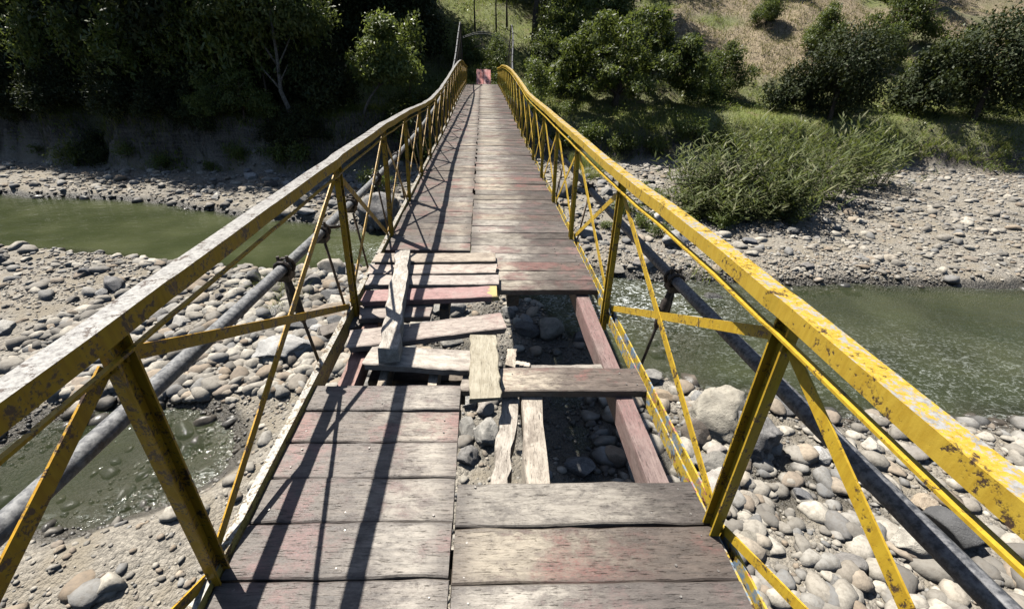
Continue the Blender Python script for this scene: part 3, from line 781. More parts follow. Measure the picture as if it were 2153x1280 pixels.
hero = [ # photo pixel of the base centre, radius, (sx, sy, sz), mesh, label
 ((697,578), .52, (1.0,.85,.85), 1, 'large rounded pale boulder at the edge of the green pool'),
 ((660,600), .34, (1,.9,.8), 2, 'pale boulder beside the large rounded pool-edge boulder'),
 ((735,575), .36, (1,.9,.8), 3, 'grey boulder between the pool-edge boulder and the railing post'),
 ((632,432), .42, (1,.9,.85), 4, 'white blocky boulder across the green pool'),
 ((640,445), .40, (1.2,.8,.4), 5, 'flat white stone at the waterline across the green pool'),
 ((800,468), .95, (1,.85,.95), 9, 'massive dark grey boulder with a pale top below the left railing'),
 ((790,425), .55, (1.1,.8,.6), 8, 'pale broken boulder on top edge of the massive grey boulder'),
 ((600,745), .62, (1.2,.9,.5), 10, 'broad flat tan rock slab on the gravel bar by the left railing'),
 ((690,665), .55, (1.3,.9,.5), 6, 'broad pale rock just beyond the left brace crossing'),
 ((640,690), .40, (1.2,.9,.6), 7, 'tan rounded rock beside the left brace crossing'),
 ((1185,410), .62, (1,.8,.95), 0, 'tall pale boulder with dark streaks beside the right railing'),
 ((1222,405), .48, (1,.8,.9), 2, 'rounded grey boulder leaning on the tall pale streaked boulder'),
 ((1292,590), .30, (1.3,.9,.5), 3, 'flat tan stone sitting alone in the rapids'),
 ((1350,588), .50, (1.4,.7,.5), 4, 'long grey-brown stone lying in the rapids'),
 ((1420,515), .55, (1.2,.9,.75), 9, 'blocky grey boulder on the bank beyond the right top rail'),
 ((1235,500), .50, (1.2,.9,.7), 5, 'rounded grey boulder at foot of the second right railing post'),
 ((1300,490), .42, (1,.9,.7), 6, 'smooth grey boulder under the right diagonal brace'),
 ((1388,470), .45, (.9,.9,.9), 1, 'whitish boulder among leafy plants on the far bank'),
 ((1498,640), .36, (1,.8,.8), 7, 'dark wet stone at the edge of the right rapids'),
 ((1455,655), .24, (1,.8,.7), 1, 'pale stone beside the dark wet rapids stone'),
 ((1512,892), .60, (1.2,1.0,.9), 10, 'rugged cracked boulder at the edge of the dark green water'),
 ((1575,925), .5, (1,1,.9), 11, 'dark rugged boulder behind the cracked water-edge boulder'),
 ((1462,918), .30, (1,.9,.95), 3, 'rounded brown stone beneath the right diagonal brace'),
 ((1505,955), .20, (1.2,.9,.7), 2, 'small rounded tan stone near the rugged cracked boulder'),
 ((1500,985), .34, (1.3,.9,.6), 8, 'pale creased stone on the near gravel by the right railing'),
 ((1515,1030), .33, (1.1,1,.7), 9, 'chalky pale stone next to the creased stone'),
 ((1360,800), .33, (1.2,.8,.7), 6, 'grey stone where the near gravel meets the green water'),
 ((1385,840), .28, (1.5,.7,.6), 7, 'long pale stone along the near waterline'),
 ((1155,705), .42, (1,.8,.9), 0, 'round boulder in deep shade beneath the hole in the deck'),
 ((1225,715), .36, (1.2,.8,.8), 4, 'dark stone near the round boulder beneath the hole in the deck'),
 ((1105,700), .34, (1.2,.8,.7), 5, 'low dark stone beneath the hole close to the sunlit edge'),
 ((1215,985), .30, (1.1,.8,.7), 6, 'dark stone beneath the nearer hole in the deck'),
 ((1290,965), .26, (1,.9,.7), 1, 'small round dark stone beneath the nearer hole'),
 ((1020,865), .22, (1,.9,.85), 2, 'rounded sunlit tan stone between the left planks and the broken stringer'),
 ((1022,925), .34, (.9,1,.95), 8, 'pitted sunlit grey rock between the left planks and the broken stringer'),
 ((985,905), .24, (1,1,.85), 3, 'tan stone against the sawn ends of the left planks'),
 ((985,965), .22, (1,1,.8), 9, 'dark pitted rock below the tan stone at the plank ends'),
 ((985,850), .18, (1,1,.8), 5, 'small pale stone seen under the plank stub'),
 ((955,655), .30, (1.2,.9,.8), 1, 'pale stone visible through the gap under the yellow-tipped plank'),
 ((915,655), .24, (1,.9,.7), 6, 'grey stone visible through the gap next to the short broken plank'),
 ((950,722), .24, (1.3,.9,.7), 7, 'sunlit stone visible between the skewed plank and dark edged plank'),
 ((1070,665), .26, (.9,1.2,.7), 4, 'sunlit stone at the edge of the deck shadow'),
]
for (px, py), r, sc, k, lb in hero:
    pz = at(px, py, -4.1); z = float(T(pz[0], pz[1])); pz = at(px, py, z)
    rock(pz[0], pz[1], r*.9, *sc, k=k, sink=.28, name='boulder' if r > .4 else 'river_stone', label=lb, cat='boulder' if r > .4 else 'stone', rz=random.uniform(-.4,.4))
# further single stones, kept to places where the picture shows stone banks
zones = [ # x0,x1,y0,y1,n,rmin,rmax,label,group
 (-7.5,-2.2,8.2,12.6,62,.13,.30,'pale river stone on the sunny cobble bar by the green pool','stones on the cobble bar by the pool'),
 (-13,-3.4,17.4,24,48,.16,.36,'grey river stone on the strip below the earth bank','stones below the earth bank'),
 (1.8,12.5,12.2,24,84,.14,.36,'grey river stone on the bushy bank beyond the rapids','stones on the bushy bank'),
 (2.3,7.5,2.0,6.6,46,.13,.40,'pale stone on the near gravel by the dark green water','stones on the near gravel'),
 (-16,-8,7,12.5,24,.15,.36,'tan river stone farther along the pool shore','stones along the pool shore'),
 (8.5,20,1.5,5,16,.15,.36,'tan river stone farther along the near shore','stones along the near shore')]
for x0, x1, y0, y1, n, r0, r1, lb, gp in zones:
    c = 0; tries = 0
    while c < n and tries < 6000:
        tries += 1
        x, y = random.uniform(x0, x1), random.uniform(y0, y1); r = r0 + (r1-r0)*random.random()**2
        if T(x, y) < WATER_Z - .12 - (.15 if random.random() < .25 else 0) or y > bank_y(x)-.3: continue
        if any((x-a)**2 + (y-b)**2 < (.62*(r+q))**2 for a, b, q in placed): continue
        rock(x, y, r, random.uniform(.9,1.35), random.uniform(.75,1.0), random.uniform(.62,.95), sink=random.uniform(.26,.46), label=lb, group=gp); c += 1

def stones_stuff(name, n, x0, x1, y0, y1, r0, r1, sub, pw, seed, label, ok):
    r = np.random.default_rng(seed); shp = [stone_shape(sub, seed+k, .35)[0] for k in range(8)]; f0 = ico(sub)[1]
    x = r.uniform(x0, x1, n*3); y = y0 + (y1-y0)*r.random(n*3)**1.25
    m = ok(x, y, r); x, y = x[m][:n], y[m][:n]; n = len(x)
    rad = r0 + (r1-r0)*r.random(n)**pw; z = T(x, y)
    sc = np.stack([rad*r.uniform(.9,1.4,n), rad*r.uniform(.75,1.05,n), rad*r.uniform(.6,1.0,n)], -1)
    a = r.uniform(0, 6.283, n); ca_, sa_ = np.cos(a), np.sin(a); k = r.integers(0, 8, n)
    base = np.array(shp)[k]*sc[:,None,:]
    vx = base[...,0]*ca_[:,None] - base[...,1]*sa_[:,None] + x[:,None]; vy = base[...,0]*sa_[:,None] + base[...,1]*ca_[:,None] + y[:,None]
    vz = base[...,2] + (z + rad*r.uniform(-.05, .28, n))[:,None]
    v = np.stack([vx, vy, vz], -1).reshape(-1, 3); nv = len(shp[0])
    f = (f0[None] + (np.arange(n)*nv)[:,None,None]).reshape(-1, 3)
    me = mesh(name, v, f, sub >= 2); t = np.repeat(r.random(n), nv).astype(np.float32)
    at_ = me.attributes.new('tone', 'FLOAT', 'POINT'); at_.data.foreach_set('value', t)
    return tag(link(name, me, M['stones']), label, 'stones', kind='stuff')
def ok_bed(lo=-.22, thr=.0):
    def g(x, y, r):
        z = T(x, y); dens = vnoise(x*.55, y*.55, 131)
        return (z > WATER_Z + lo) & (y < bank_y(x) - .1) & (r.random(len(x)) < .25 + 1.1*dens - thr)
    return g
stones_stuff('river_cobbles', 8000, -32, 36, .3, 28.6, .055, .24, 1, 2.2, 501, 'loose grey cobbles strewn over the river banks', ok_bed())
stones_stuff('bar_cobbles', 2600, -10, -1.4, 6.6, 12.6, .06, .26, 1, 2.2, 551, 'pale cobbles packed on the gravel bar by the green pool', ok_bed(-.2))
stones_stuff('near_rubble', 1500, 2.0, 10, 1.2, 6.8, .06, .24, 1, 2.0, 571, 'broken stones heaped on the near bank beside the dark green water', ok_bed(-.2))
stones_stuff('river_pebbles', 34000, -13, 15, .3, 14, .016, .06, 0, 1.8, 601, 'small pebbles and gravel between the cobbles', ok_bed(-.15))
stones_stuff('bank_pebbles', 15000, -32, 34, 12, 28.4, .03, .11, 0, 1.8, 701, 'small stones covering the far river bank', ok_bed(-.1))

# ================================================================ VEGETATION
def unit(a): return a/np.maximum(np.linalg.norm(a, axis=-1, keepdims=True), 1e-9)
def leaves(c, d, n, l, w, rng):
    """rhombic leaves: centres c, axis d, normal n, length l, width w -> verts, quads"""
    d = unit(d); s = unit(np.cross(d, n)); nn = np.cross(s, d); l = l[:,None]; w = w[:,None]
    v = np.stack([c - d*l*.5, c + s*w*.5 - nn*l*.03, c + d*l*.5 - nn*l*.10, c - s*w*.5 - nn*l*.03], 1).reshape(-1, 3)
    return v, np.arange(len(c)*4).reshape(-1, 4)
def crown_mesh(name, blobs, ncl, per, lsize, crad, seed, mat, droop=.35, fill=.5, aspect=.42):
    r = np.random.default_rng(seed); B = np.array([(*b[0], *b[1]) for b in blobs], float)
    wgt = (B[:,3]*B[:,4]*B[:,5])**.667; k = r.choice(len(B), ncl, p=wgt/wgt.sum())
    dirs = unit(r.normal(size=(ncl, 3)) + np.array([0,0,.25])); rr = 1 - fill*r.random(ncl)**2.2
    rr *= 1 + .22*fbm(dirs[:,0]*2.3+k*3.1, dirs[:,1]*2.3+dirs[:,2]*1.7, seed, 3)
    cc = B[k,:3] + dirs*B[k,3:]*rr[:,None]
    c = np.repeat(cc, per, 0) + r.normal(size=(ncl*per, 3))*crad*np.array([1,1,.75])
    out = np.repeat(dirs, per, 0); m = len(c)
    d = unit(out*.6 + r.normal(size=(m,3))*.8 + np.array([0,0,-droop])); nrm = unit(out*.7 + np.array([0,0,.9]) + r.normal(size=(m,3))*.55)
    l = lsize*r.uniform(.6, 1.3, m); v, f = leaves(c, d, nrm, l, l*aspect*r.uniform(.8,1.2,m), r)
    me = mesh(name, v, f); t = np.repeat(np.clip(np.repeat(r.random(ncl)*.6, per) + r.random(m)*.45, 0, 1), 4).astype(np.float32)
    a = me.attributes.new('tone', 'FLOAT', 'POINT'); a.data.foreach_set('value', t); me.materials.append(mat)
    return me, cc
def trunk_mesh(name, path, r0, r1, limbs, mat, seed=0):
    """tapered trunk with limbs [(fraction along the trunk, end point, radius)]"""
    rr = random.Random(seed); P = [Vector(p) for p in path]; mb = MB(); n = len(P)
    rad = [r0 + (r1-r0)*(i/(n-1))**.8 for i in range(n)]; rad[0] *= 1.25
    mb.tube(P, rad, 9)
    for t, e, r in limbs:
        i = min(int(t*(n-1)), n-2); u = t*(n-1)-i; a = P[i].lerp(P[i+1], u); e = Vector(e)
        m1 = a.lerp(e, .35) + Vector((rr.uniform(-.1,.1), rr.uniform(-.1,.1), rr.uniform(.05,.2)))*(e-a).length*.4
        m2 = a.lerp(e, .7) + Vector((rr.uniform(-.1,.1), rr.uniform(-.1,.1), rr.uniform(.0,.15)))*(e-a).length*.3
        mb.tube([a, m1, m2, e], [r, r*.75, r*.5, r*.2], 6)
    me = mesh(name, mb.v, mb.f, True); me.materials.append(mat); return me
def tree(name, loc, crown, trunk, label, cat='tree', group=None, rz=0, sc=1.0, sz=1.0):
    e = tag(empty(name, loc), label, cat, group); e.rotation_euler = (0, 0, rz); e.scale = (sc, sc, sc*sz)
    link('trunk', trunk, None, e); link('crown', crown, None, e)
    return e
def ground_at(x, y): return (x, y, float(T(x, y)) - .05)

# the sunlit leaning tree on the left bank
bx, by = -6.45, 26.0; bz = float(T(bx, by)) - .05; hz = -1.06 - bz
cr, cc = crown_mesh('crown', [((1.35,0,3.35),(1.05,1.0,1.15)), ((.75,.1,2.45),(1.15,1.0,.75)), ((2.1,.1,2.35),(1.0,.95,.85)), ((1.2,0,1.95),(1.1,1.0,.45)), ((2.4,0,1.9),(.7,.8,.42)), ((.25,0,1.85),(.5,.6,.3)), ((1.5,0,4.15),(.65,.65,.5))],
                     330, 30, .20, .17, 31, M['leaf_bright'], .25, .75)
tk = trunk_mesh('trunk', [(-.05,0,-.3),(.12,0,.25),(.48,0,.85),(.95,0,1.35),(1.25,0,2.2),(1.4,0,3.6)], .085, .03, [(.55,(.3,.2,1.9),.035),(.6,(2.3,-.2,1.9),.04),(.75,(.7,.1,2.9),.03),(.8,(2.1,.2,3.0),.03)], M['bark_pale'], 3)
tree('leaning_tree', (bx, by, bz), cr, tk, 'bright leafy sunlit tree leaning from the grassy earth bank edge')

# broad mango-like tree on the right
mx, my = 9.2, 33.2; mz = float(T(mx, my)) - .05
blobs = []
rb = random.Random(5)
for i in range(46):
    a = rb.uniform(0, 6.283); q = rb.random()**.55; el = rb.uniform(.05, 1.0)
    rad_ = math.sqrt(max(0, 1-el*el*.92)); bxx = math.cos(a)*rad_*4.5*(.75+.25*q) + .3; byy = math.sin(a)*rad_*3.4*(.75+.25*q)
    blobs.append(((bxx, byy, 1.0 + el*3.9), (rb.uniform(.55,1.05), rb.uniform(.55,1.0), rb.uniform(.38,.65))))
blobs += [((.2,.3,2.2),(2.6,2.0,1.2))]
cr, cc = crown_mesh('crown', blobs, 1150, 32, .225, .15, 32, M['leaf_mango'], .45, .55)
tk = trunk_mesh('trunk', [(0,0,-.3),(.05,.0,.5),(.2,0,1.1),(.25,.1,2.2),(.3,.1,3.6)], .24, .07, [(.3,(-2.4,-.5,2.0),.10),(.35,(2.6,-.4,2.2),.11),(.45,(-1.5,.8,3.2),.09),(.5,(1.8,.6,3.6),.09),(.3,(1.5,-1.6,1.8),.09)], M['bark'], 4)
tree('mango_tree', (mx, my, mz), cr, tk, 'broad dense dark green tree with domed crown on the far grassy slope', sc=1.08)

# slim shrubby tree next to the right cable
cr, _ = crown_mesh('crown', [((0,0,2.0),(.75,.7,.6)), ((.35,0,1.4),(.65,.6,.5)), ((-.2,.1,2.6),(.5,.5,.4))], 70, 26, .17, .16, 33, M['leaf_shrub'], .3, .8)
tk = trunk_mesh('trunk', [(0,0,-.3),(.05,0,.6),(0,0,1.3),(.05,0,2.2)], .05, .02, [(.6,(.4,0,1.6),.02),(.7,(-.4,0,2.1),.02)], M['bark'], 6)
tree('slim_tree', ground_at(3.5, 30.6), cr, tk, 'slim small-leaved tree beside the right bridge cable')
slim = (cr, tk)

# dark branching tree at the left edge of the shaded forest
cr, _ = crown_mesh('crown', [((.3,0,5.0),(2.4,1.8,1.3)), ((-1.6,.3,4.6),(2.0,1.6,1.2)), ((1.5,.2,4.4),(1.5,1.2,.9)), ((0,.3,6.4),(2.2,1.8,1.3))], 420, 28, .20, .24, 34, M['leaf_bright'], .7, .6)
tk = trunk_mesh('trunk', [(.25,0,-.4),(.1,0,.6),(-.1,0,1.3),(-.05,0,1.8),(.05,0,3.0),(.1,.1,5.0)], .15, .06, [(.42,(-.9,.1,2.4),.07),(.5,(.5,0,2.5),.06),(.7,(1.5,0,4.4),.05),(.7,(-1.6,.2,4.6),.06)], M['bark_pale'], 7)
tree('forked_tree', ground_at(-10.2, 25.2), cr, tk, 'pale forked trunk tree with hanging foliage in front of the shaded forest')

# forest behind: four kinds of crown, each tree its own thing
kinds = []
def kind(seed, blobs, ncl, per, ls, hgt, r0, mat, crad=.42):
    cr, _ = crown_mesh('crown', blobs, ncl, per, ls, crad, seed, mat, .5, .75)
    rr = random.Random(seed)
    path = [(rr.uniform(-.2,.2)*i/5, rr.uniform(-.2,.2)*i/5, -.6 + (hgt+.6)*i/6) for i in range(7)]
    limbs = [(rr.uniform(.3,.85), (rr.uniform(-2.2,2.2), rr.uniform(-2,2), rr.uniform(.45,.9)*hgt), r0*.4) for _ in range(7)]
    kinds.append((cr, trunk_mesh('trunk', path, r0, r0*.25, limbs, M['bark'], seed)))
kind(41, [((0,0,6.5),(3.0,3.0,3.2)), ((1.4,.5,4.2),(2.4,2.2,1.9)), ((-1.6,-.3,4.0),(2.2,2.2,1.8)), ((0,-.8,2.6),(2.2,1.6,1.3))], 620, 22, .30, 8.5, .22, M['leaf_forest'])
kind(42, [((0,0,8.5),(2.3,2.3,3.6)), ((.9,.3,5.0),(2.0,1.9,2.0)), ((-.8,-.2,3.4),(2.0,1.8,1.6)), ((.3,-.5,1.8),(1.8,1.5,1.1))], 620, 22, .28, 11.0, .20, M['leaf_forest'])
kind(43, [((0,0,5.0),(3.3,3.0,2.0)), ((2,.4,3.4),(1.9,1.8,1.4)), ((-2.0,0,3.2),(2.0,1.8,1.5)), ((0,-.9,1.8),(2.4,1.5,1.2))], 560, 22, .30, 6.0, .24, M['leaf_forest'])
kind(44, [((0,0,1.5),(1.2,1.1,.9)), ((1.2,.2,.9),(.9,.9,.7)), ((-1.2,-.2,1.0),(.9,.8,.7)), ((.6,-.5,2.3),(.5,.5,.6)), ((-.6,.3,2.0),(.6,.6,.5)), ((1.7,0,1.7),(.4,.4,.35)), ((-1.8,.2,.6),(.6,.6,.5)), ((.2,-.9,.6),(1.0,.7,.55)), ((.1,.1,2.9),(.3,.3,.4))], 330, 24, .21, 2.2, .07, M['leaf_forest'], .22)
kind(45, [((0,0,1.9),(1.5,1.4,1.0)), ((1.5,.2,1.2),(1.0,.9,.6)), ((-1.4,.1,1.5),(1.0,1.0,.6)), ((.8,-.4,2.9),(.7,.7,.5)), ((-.7,.2,2.8),(.8,.7,.5)), ((2.2,0,2.0),(.5,.5,.4)), ((-2.1,.2,.9),(.7,.7,.5)), ((.1,.1,3.5),(.5,.5,.4)), ((.3,-1.1,.9),(1.0,.7,.6))], 420, 26, .19, 3.2, .10, M['leaf_mango'], .20)
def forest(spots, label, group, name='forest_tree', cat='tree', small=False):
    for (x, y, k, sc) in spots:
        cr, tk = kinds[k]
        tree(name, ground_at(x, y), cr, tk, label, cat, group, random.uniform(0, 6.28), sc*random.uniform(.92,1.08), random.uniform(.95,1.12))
rf = random.Random(21)
LA = [(-12.6,28.0,1,1.15),(-15.4,28.6,0,1.2),(-18.6,29.6,1,1.2),(-21.5,30.0,0,1.15)]
LB = [(-10.6,33.4,2,1.2),(-7.4,35.2,0,1.0),(-6.4,40.5,2,1.0),(-12.8,36.5,0,1.2),(-9.0,39.5,0,1.3),(-15.5,34.0,1,1.25),(-4.4,35.6,3,1.25),(-6.2,33.6,3,1.2),(-8.4,32.0,3,1.1)]
LC = [(-24.5,31.5,1,1.15),(-28.5,33,0,1.2),(-33,33.5,1,1.2),(-38,36,0,1.3),(-44,40,1,1.5),(-23,37,0,1.3),(-29,39,1,1.3),(-36,43,0,1.5)]
LD = [(-8.5,47,0,1.3),(-16,43,1,1.4),(-22,45,0,1.5),(-50,47,1,1.6),(-32,50,1,1.6),(-42,54,0,1.7),(-13,50,0,1.5)]
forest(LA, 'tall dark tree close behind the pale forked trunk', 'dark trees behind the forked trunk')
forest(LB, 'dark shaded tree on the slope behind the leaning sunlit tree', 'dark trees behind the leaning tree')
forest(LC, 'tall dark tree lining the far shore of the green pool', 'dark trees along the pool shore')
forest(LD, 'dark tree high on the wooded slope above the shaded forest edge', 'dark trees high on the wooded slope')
forest([(x+rf.uniform(-.6,.6), bank_y(x)+rf.uniform(1.9,3.4), 3, rf.uniform(.65,1.0)) for x in (-7.8,-9.2,-11.6,-13.4,-15.6,-17.5,-19.8,-22.4,-25.5,-29,-33)],
       'dark leafy understorey shrub at the foot of the shaded forest', 'understorey shrubs of the shaded forest', 'forest_shrub', 'shrub')
R1 = [(7.4,45.0,1,1.05),(9.2,45.5,0,1.1),(11.2,47.5,0,.9),(8.0,50,0,1.3),(11.5,53,1,1.3),(15.0,66,0,1.2),(6.4,54.0,1,1.1),(24,66,0,1.5),(32,70,1,1.5),(40,64,0,1.5),(48,70,0,1.7),(2,60,0,1.3),(-1.5,58,1,1.3),(6,62,0,1.5),(14,64,1,1.5),(22,74,1,1.6),(58,66,1,1.7),(66,60,0,1.7)]
forest(R1, 'dark tree on the upper slope behind the broad domed tree', 'trees on the upper slope')
forest([(15.6,34.6,4,.8),(18.0,36.5,4,.9),(21.5,33.0,3,.9),(25.5,34.5,4,1.1),(30.0,32.5,3,1.2),(35,36,4,1.2),(40,33,4,1.2),(46,40,3,1.5),(29,43,4,.9),(38,46,4,1.2)],
       'ragged green bush below the dry grass hillside', 'bushes below the dry hillside', 'hillside_bush', 'bush')
forest([(5.6,39.5,4,1.1),(7.6,40.5,4,1.25),(10.2,41.5,4,1.4),(4.9,36.6,4,.75)], 'leafy dark thicket tree filling the slope behind the broad domed tree', 'thicket behind the broad tree', 'thicket_tree')
forest([(26.5,48.0,4,.8),(33.0,40.5,4,.8),(43,52,4,1.2),(30,55,4,1.1)], 'lone green bush scattered on the dry grass hillside', 'lone bushes on the dry hillside', 'lone_bush', 'bush')
forest([(23.5,31.5,2,.75),(33,31,2,.85),(44,36,0,1.0),(52,44,0,1.1),(60,42,1,1.2)], 'low spreading tree along the far bank under the dry hillside', 'bank trees under the dry hillside', 'bank_tree')
forest([(-1.2,35.4,4,.62),(1.0,35.8,4,.60)], 'dark bushy growth closing the path behind the red barrier', 'bushes behind the barrier', 'path_bush', 'bush')
forest([(x + rf.uniform(-.4,.4), float(bank_y(x)) + rf.uniform(.35,.9), rf.choice((3,3,4)), rf.uniform(.5,.85)) for x in (-9.2,-10.6,-12.2,-13.9,-15.3,-17.0,-18.9,-20.8,-22.9,-25.2,-28.0,-31.0)],
       'dark shrub overhanging the lip of the shaded cut bank', 'shrubs on the lip of the cut bank', 'overhanging_shrub', 'shrub')
rs = random.Random(77)
for k, x in enumerate((-8.9,-11.2,-12.4,-14.6,-16.3,-18.2,-20.6,-23.4,-26.5,-4.2)):
    y = float(bank_y(x)) + rs.uniform(1.3, 2.4)
    tree('edge_sapling', ground_at(x, y), slim[0], slim[1], 'slim pale sapling at the sunlit edge of the shaded forest', 'tree', 'saplings at the forest edge', rs.uniform(0, 6.28), rs.uniform(1.1, 1.8), rs.uniform(1.0, 1.5))
# tall bare-stemmed trees on the grassy slope behind the bridge end
for (x, y, h_, r_, lb) in ((4.25,41.5,9.5,.26,'thick dark trunked tree on the grass slope beyond the slim tree'),
                           (1.15,43.0,8.0,.07,'thin dark stemmed sapling on the grass slope above the barrier'),
                           (2.1,44.5,8.0,.09,'slender dark stemmed tree on the grass slope beside the thin sapling'),
                           (-.6,42.5,8.0,.07,'lone slim trunk at the shaded forest edge above the barrier')):
    cr, _ = crown_mesh('crown', [((0,0,h_),(1.6,1.5,1.6)), ((.6,0,h_-1.4),(1.2,1.1,1.0))], 110, 22, .26, .3, int(h_*10+x*7)+60, M['leaf_forest'], .5, .7)
    tk = trunk_mesh('trunk', [(0,0,-.4),(-.1,0,h_*.25),(.05,.1,h_*.5),(.15,0,h_*.8),(.1,0,h_*1.05)], r_, r_*.3, [(.55,(.9,.1,h_*.75),r_*.4),(.65,(-.8,0,h_*.9),r_*.4)], M['bark'], int(x*3)+9)
    tree('slope_tree', ground_at(x, y), cr, tk, lb)

# shrubs and leafy plants
def shrub_mesh(seed, w, h, mat, ls=.12, ncl=60, per=22, crad=.13):
    cr, _ = crown_mesh('foliage', [((0,0,h*.55),(w*.5,w*.45,h*.42)), ((w*.25,0,h*.4),(w*.35,w*.35,h*.32)), ((-w*.28,.05,h*.38),(w*.32,w*.32,h*.3))], ncl, per, ls, crad, seed, mat, .2, .95)
    mb = MB(); rr = random.Random(seed)
    for _ in range(6):
        e = (rr.uniform(-.4,.4)*w, rr.uniform(-.4,.4)*w, rr.uniform(.5,.9)*h); mb.tube([(0,0,-.1), (e[0]*.4, e[1]*.4, e[2]*.5), e], [.014,.01,.004], 5)
    st = mesh('stem', mb.v, mb.f); st.materials.append(M['bark']); return cr, st
shr = [shrub_mesh(71+i, 1.3, 1.1, M['leaf_shrub']) for i in range(3)] + [shrub_mesh(75, .9, .6, M['leaf_shrub'], .09, 40, 20, .09)]
def shrub(x, y, k, sc, label, group=None, z=None):
    e = tag(empty('leafy_shrub', ground_at(x, y)), label, 'shrub', group); e.rotation_euler = (0,0,random.uniform(0,6.28)); e.scale = (sc, sc, sc*random.uniform(.85,1.15))
    link('stem', shr[k][1], None, e); link('foliage', shr[k][0], None, e)
for px, py, k, sc in ((1330,445,3,1.2),(1350,470,3,1.0),(1375,430,0,.9),(1392,490,3,.9),(1400,455,0,.7),(1345,410,1,.8),(1300,440,3,.9),(1440,470,3,.9),(1510,470,0,.8),(1280,475,3,.7)):
    q = at(px, py, -4.0); shrub(q[0], q[1], k, sc, 'low leafy green plant among the stones beyond the right railing', 'plants among the bank stones')
for x in (-9.6,-10.9,-12.8,-14.4,-16.9,-18.8,-21.7,-24.2,-27.6):
    shrub(x, float(bank_y(x)) - random.uniform(-.3, .5), random.randrange(4), random.uniform(.8, 1.4), 'shaded shrub growing at the foot of the dark cut bank', 'shrubs at the foot of the cut bank')
for px, py, k, sc, lb in ((790,395,0,1.05,'leafy sapling in front of the grey earth bank'), (900,330,1,1.5,'green bush at the bank foot behind the left railing'), (862,300,2,1.7,'tall green bush seen through the far left railing'), (925,270,0,1.6,'bright bush close to the far left end of the railing')):
    q = at(px, py, -3.9); shrub(q[0], min(q[1], 27.0), k, sc, lb)
for x, y, k, sc in ((-3.2,29.5,0,1.1),(-2.4,30.6,1,1.0),(-4.3,28.8,2,1.2),(-4.6,28.2,1,1.0),(-2.0,32.2,0,1.1),(-7.4,26.2,3,1.1)):
    shrub(x, y, k, sc, 'sunlit green shrub on the bank between leaning tree and bridge end', 'shrubs left of the bridge end')
for x, y, k, sc in ((-1.3,31.0,3,1.1),(-1.5,32.2,0,.95),(-.7,33.2,1,1.0),(.3,33.6,2,1.05),(1.1,32.9,0,1.0),(1.25,31.2,3,1.1),(-1.15,30.1,3,.9)):
    shrub(x, y, k, sc, 'bright undergrowth shrub closing in around the red barrier', 'shrubs around the barrier')
for x, y, k, sc in ((2.4,30.6,1,1.0),(2.7,31.8,0,1.1),(3.1,29.6,2,1.2),(4.4,30.2,0,1.1),(5.6,31.2,1,.9),(1.6,31.6,3,1.1),(4.0,33.5,2,1.0)):
    shrub(x, y, k, sc, 'green shrub on the slope right beside the bridge end', 'shrubs right of the bridge end')
for x, y, k, sc in ((7,29.4,0,1.2),(9,29.0,1,1.3),(11.2,29.2,2,1.3),(13.3,29.5,0,1.4),(15.5,29.4,1,1.4),(18,28.9,2,1.5),(5.3,29.0,1,1.1)):
    shrub(x, y, k, sc, 'dark shrub hanging over the undercut bank below the broad tree', 'shrubs over the undercut bank')

def blade_mesh(name, bases, hgt, wid, lean, seed, mat, seg=3):
    """curved grass blades as tapering strips"""
    r = np.random.default_rng(seed); n = len(bases); a = r.uniform(0, 6.283, n); h = hgt*r.uniform(.55,1.2,n); ln = lean*h*r.uniform(.3,1.3,n); w = wid*r.uniform(.7,1.3,n)
    dx, dy = np.cos(a), np.sin(a); V = []
    for i in range(seg+1):
        t = i/seg; wt = w*(1-t*.92)*.5; cx = bases[:,0] + dx*ln*t*t; cy = bases[:,1] + dy*ln*t*t; cz = bases[:,2] + h*(t - .30*lean*t*t)
        V.append(np.stack([cx - dy*wt, cy + dx*wt, cz], -1)); V.append(np.stack([cx + dy*wt, cy - dx*wt, cz], -1))
    v = np.stack(V, 1).reshape(-1, 3); k = 2*(seg+1); b = (np.arange(n)*k)[:,None]
    f = np.concatenate([b + np.array([[2*i, 2*i+1, 2*i+3, 2*i+2]]) for i in range(seg)], 0)
    me = mesh(name, v, f); t = np.repeat(r.random(n), k).astype(np.float32)
    at_ = me.attributes.new('tone', 'FLOAT', 'POINT'); at_.data.foreach_set('value', t); me.materials.append(mat); return me
def clump(name, x, y, n, rad, hgt, wid, lean, seed, mat, label, cat, group=None, seg=4):
    r = np.random.default_rng(seed); q = r.normal(size=(n, 2))*rad*.5; b = np.concatenate([q, np.zeros((n,1))], 1)
    return tag(link(name, blade_mesh(name, b, hgt, wid, lean, seed, mat, seg), None, None, ground_at(x, y)), label, cat, group)
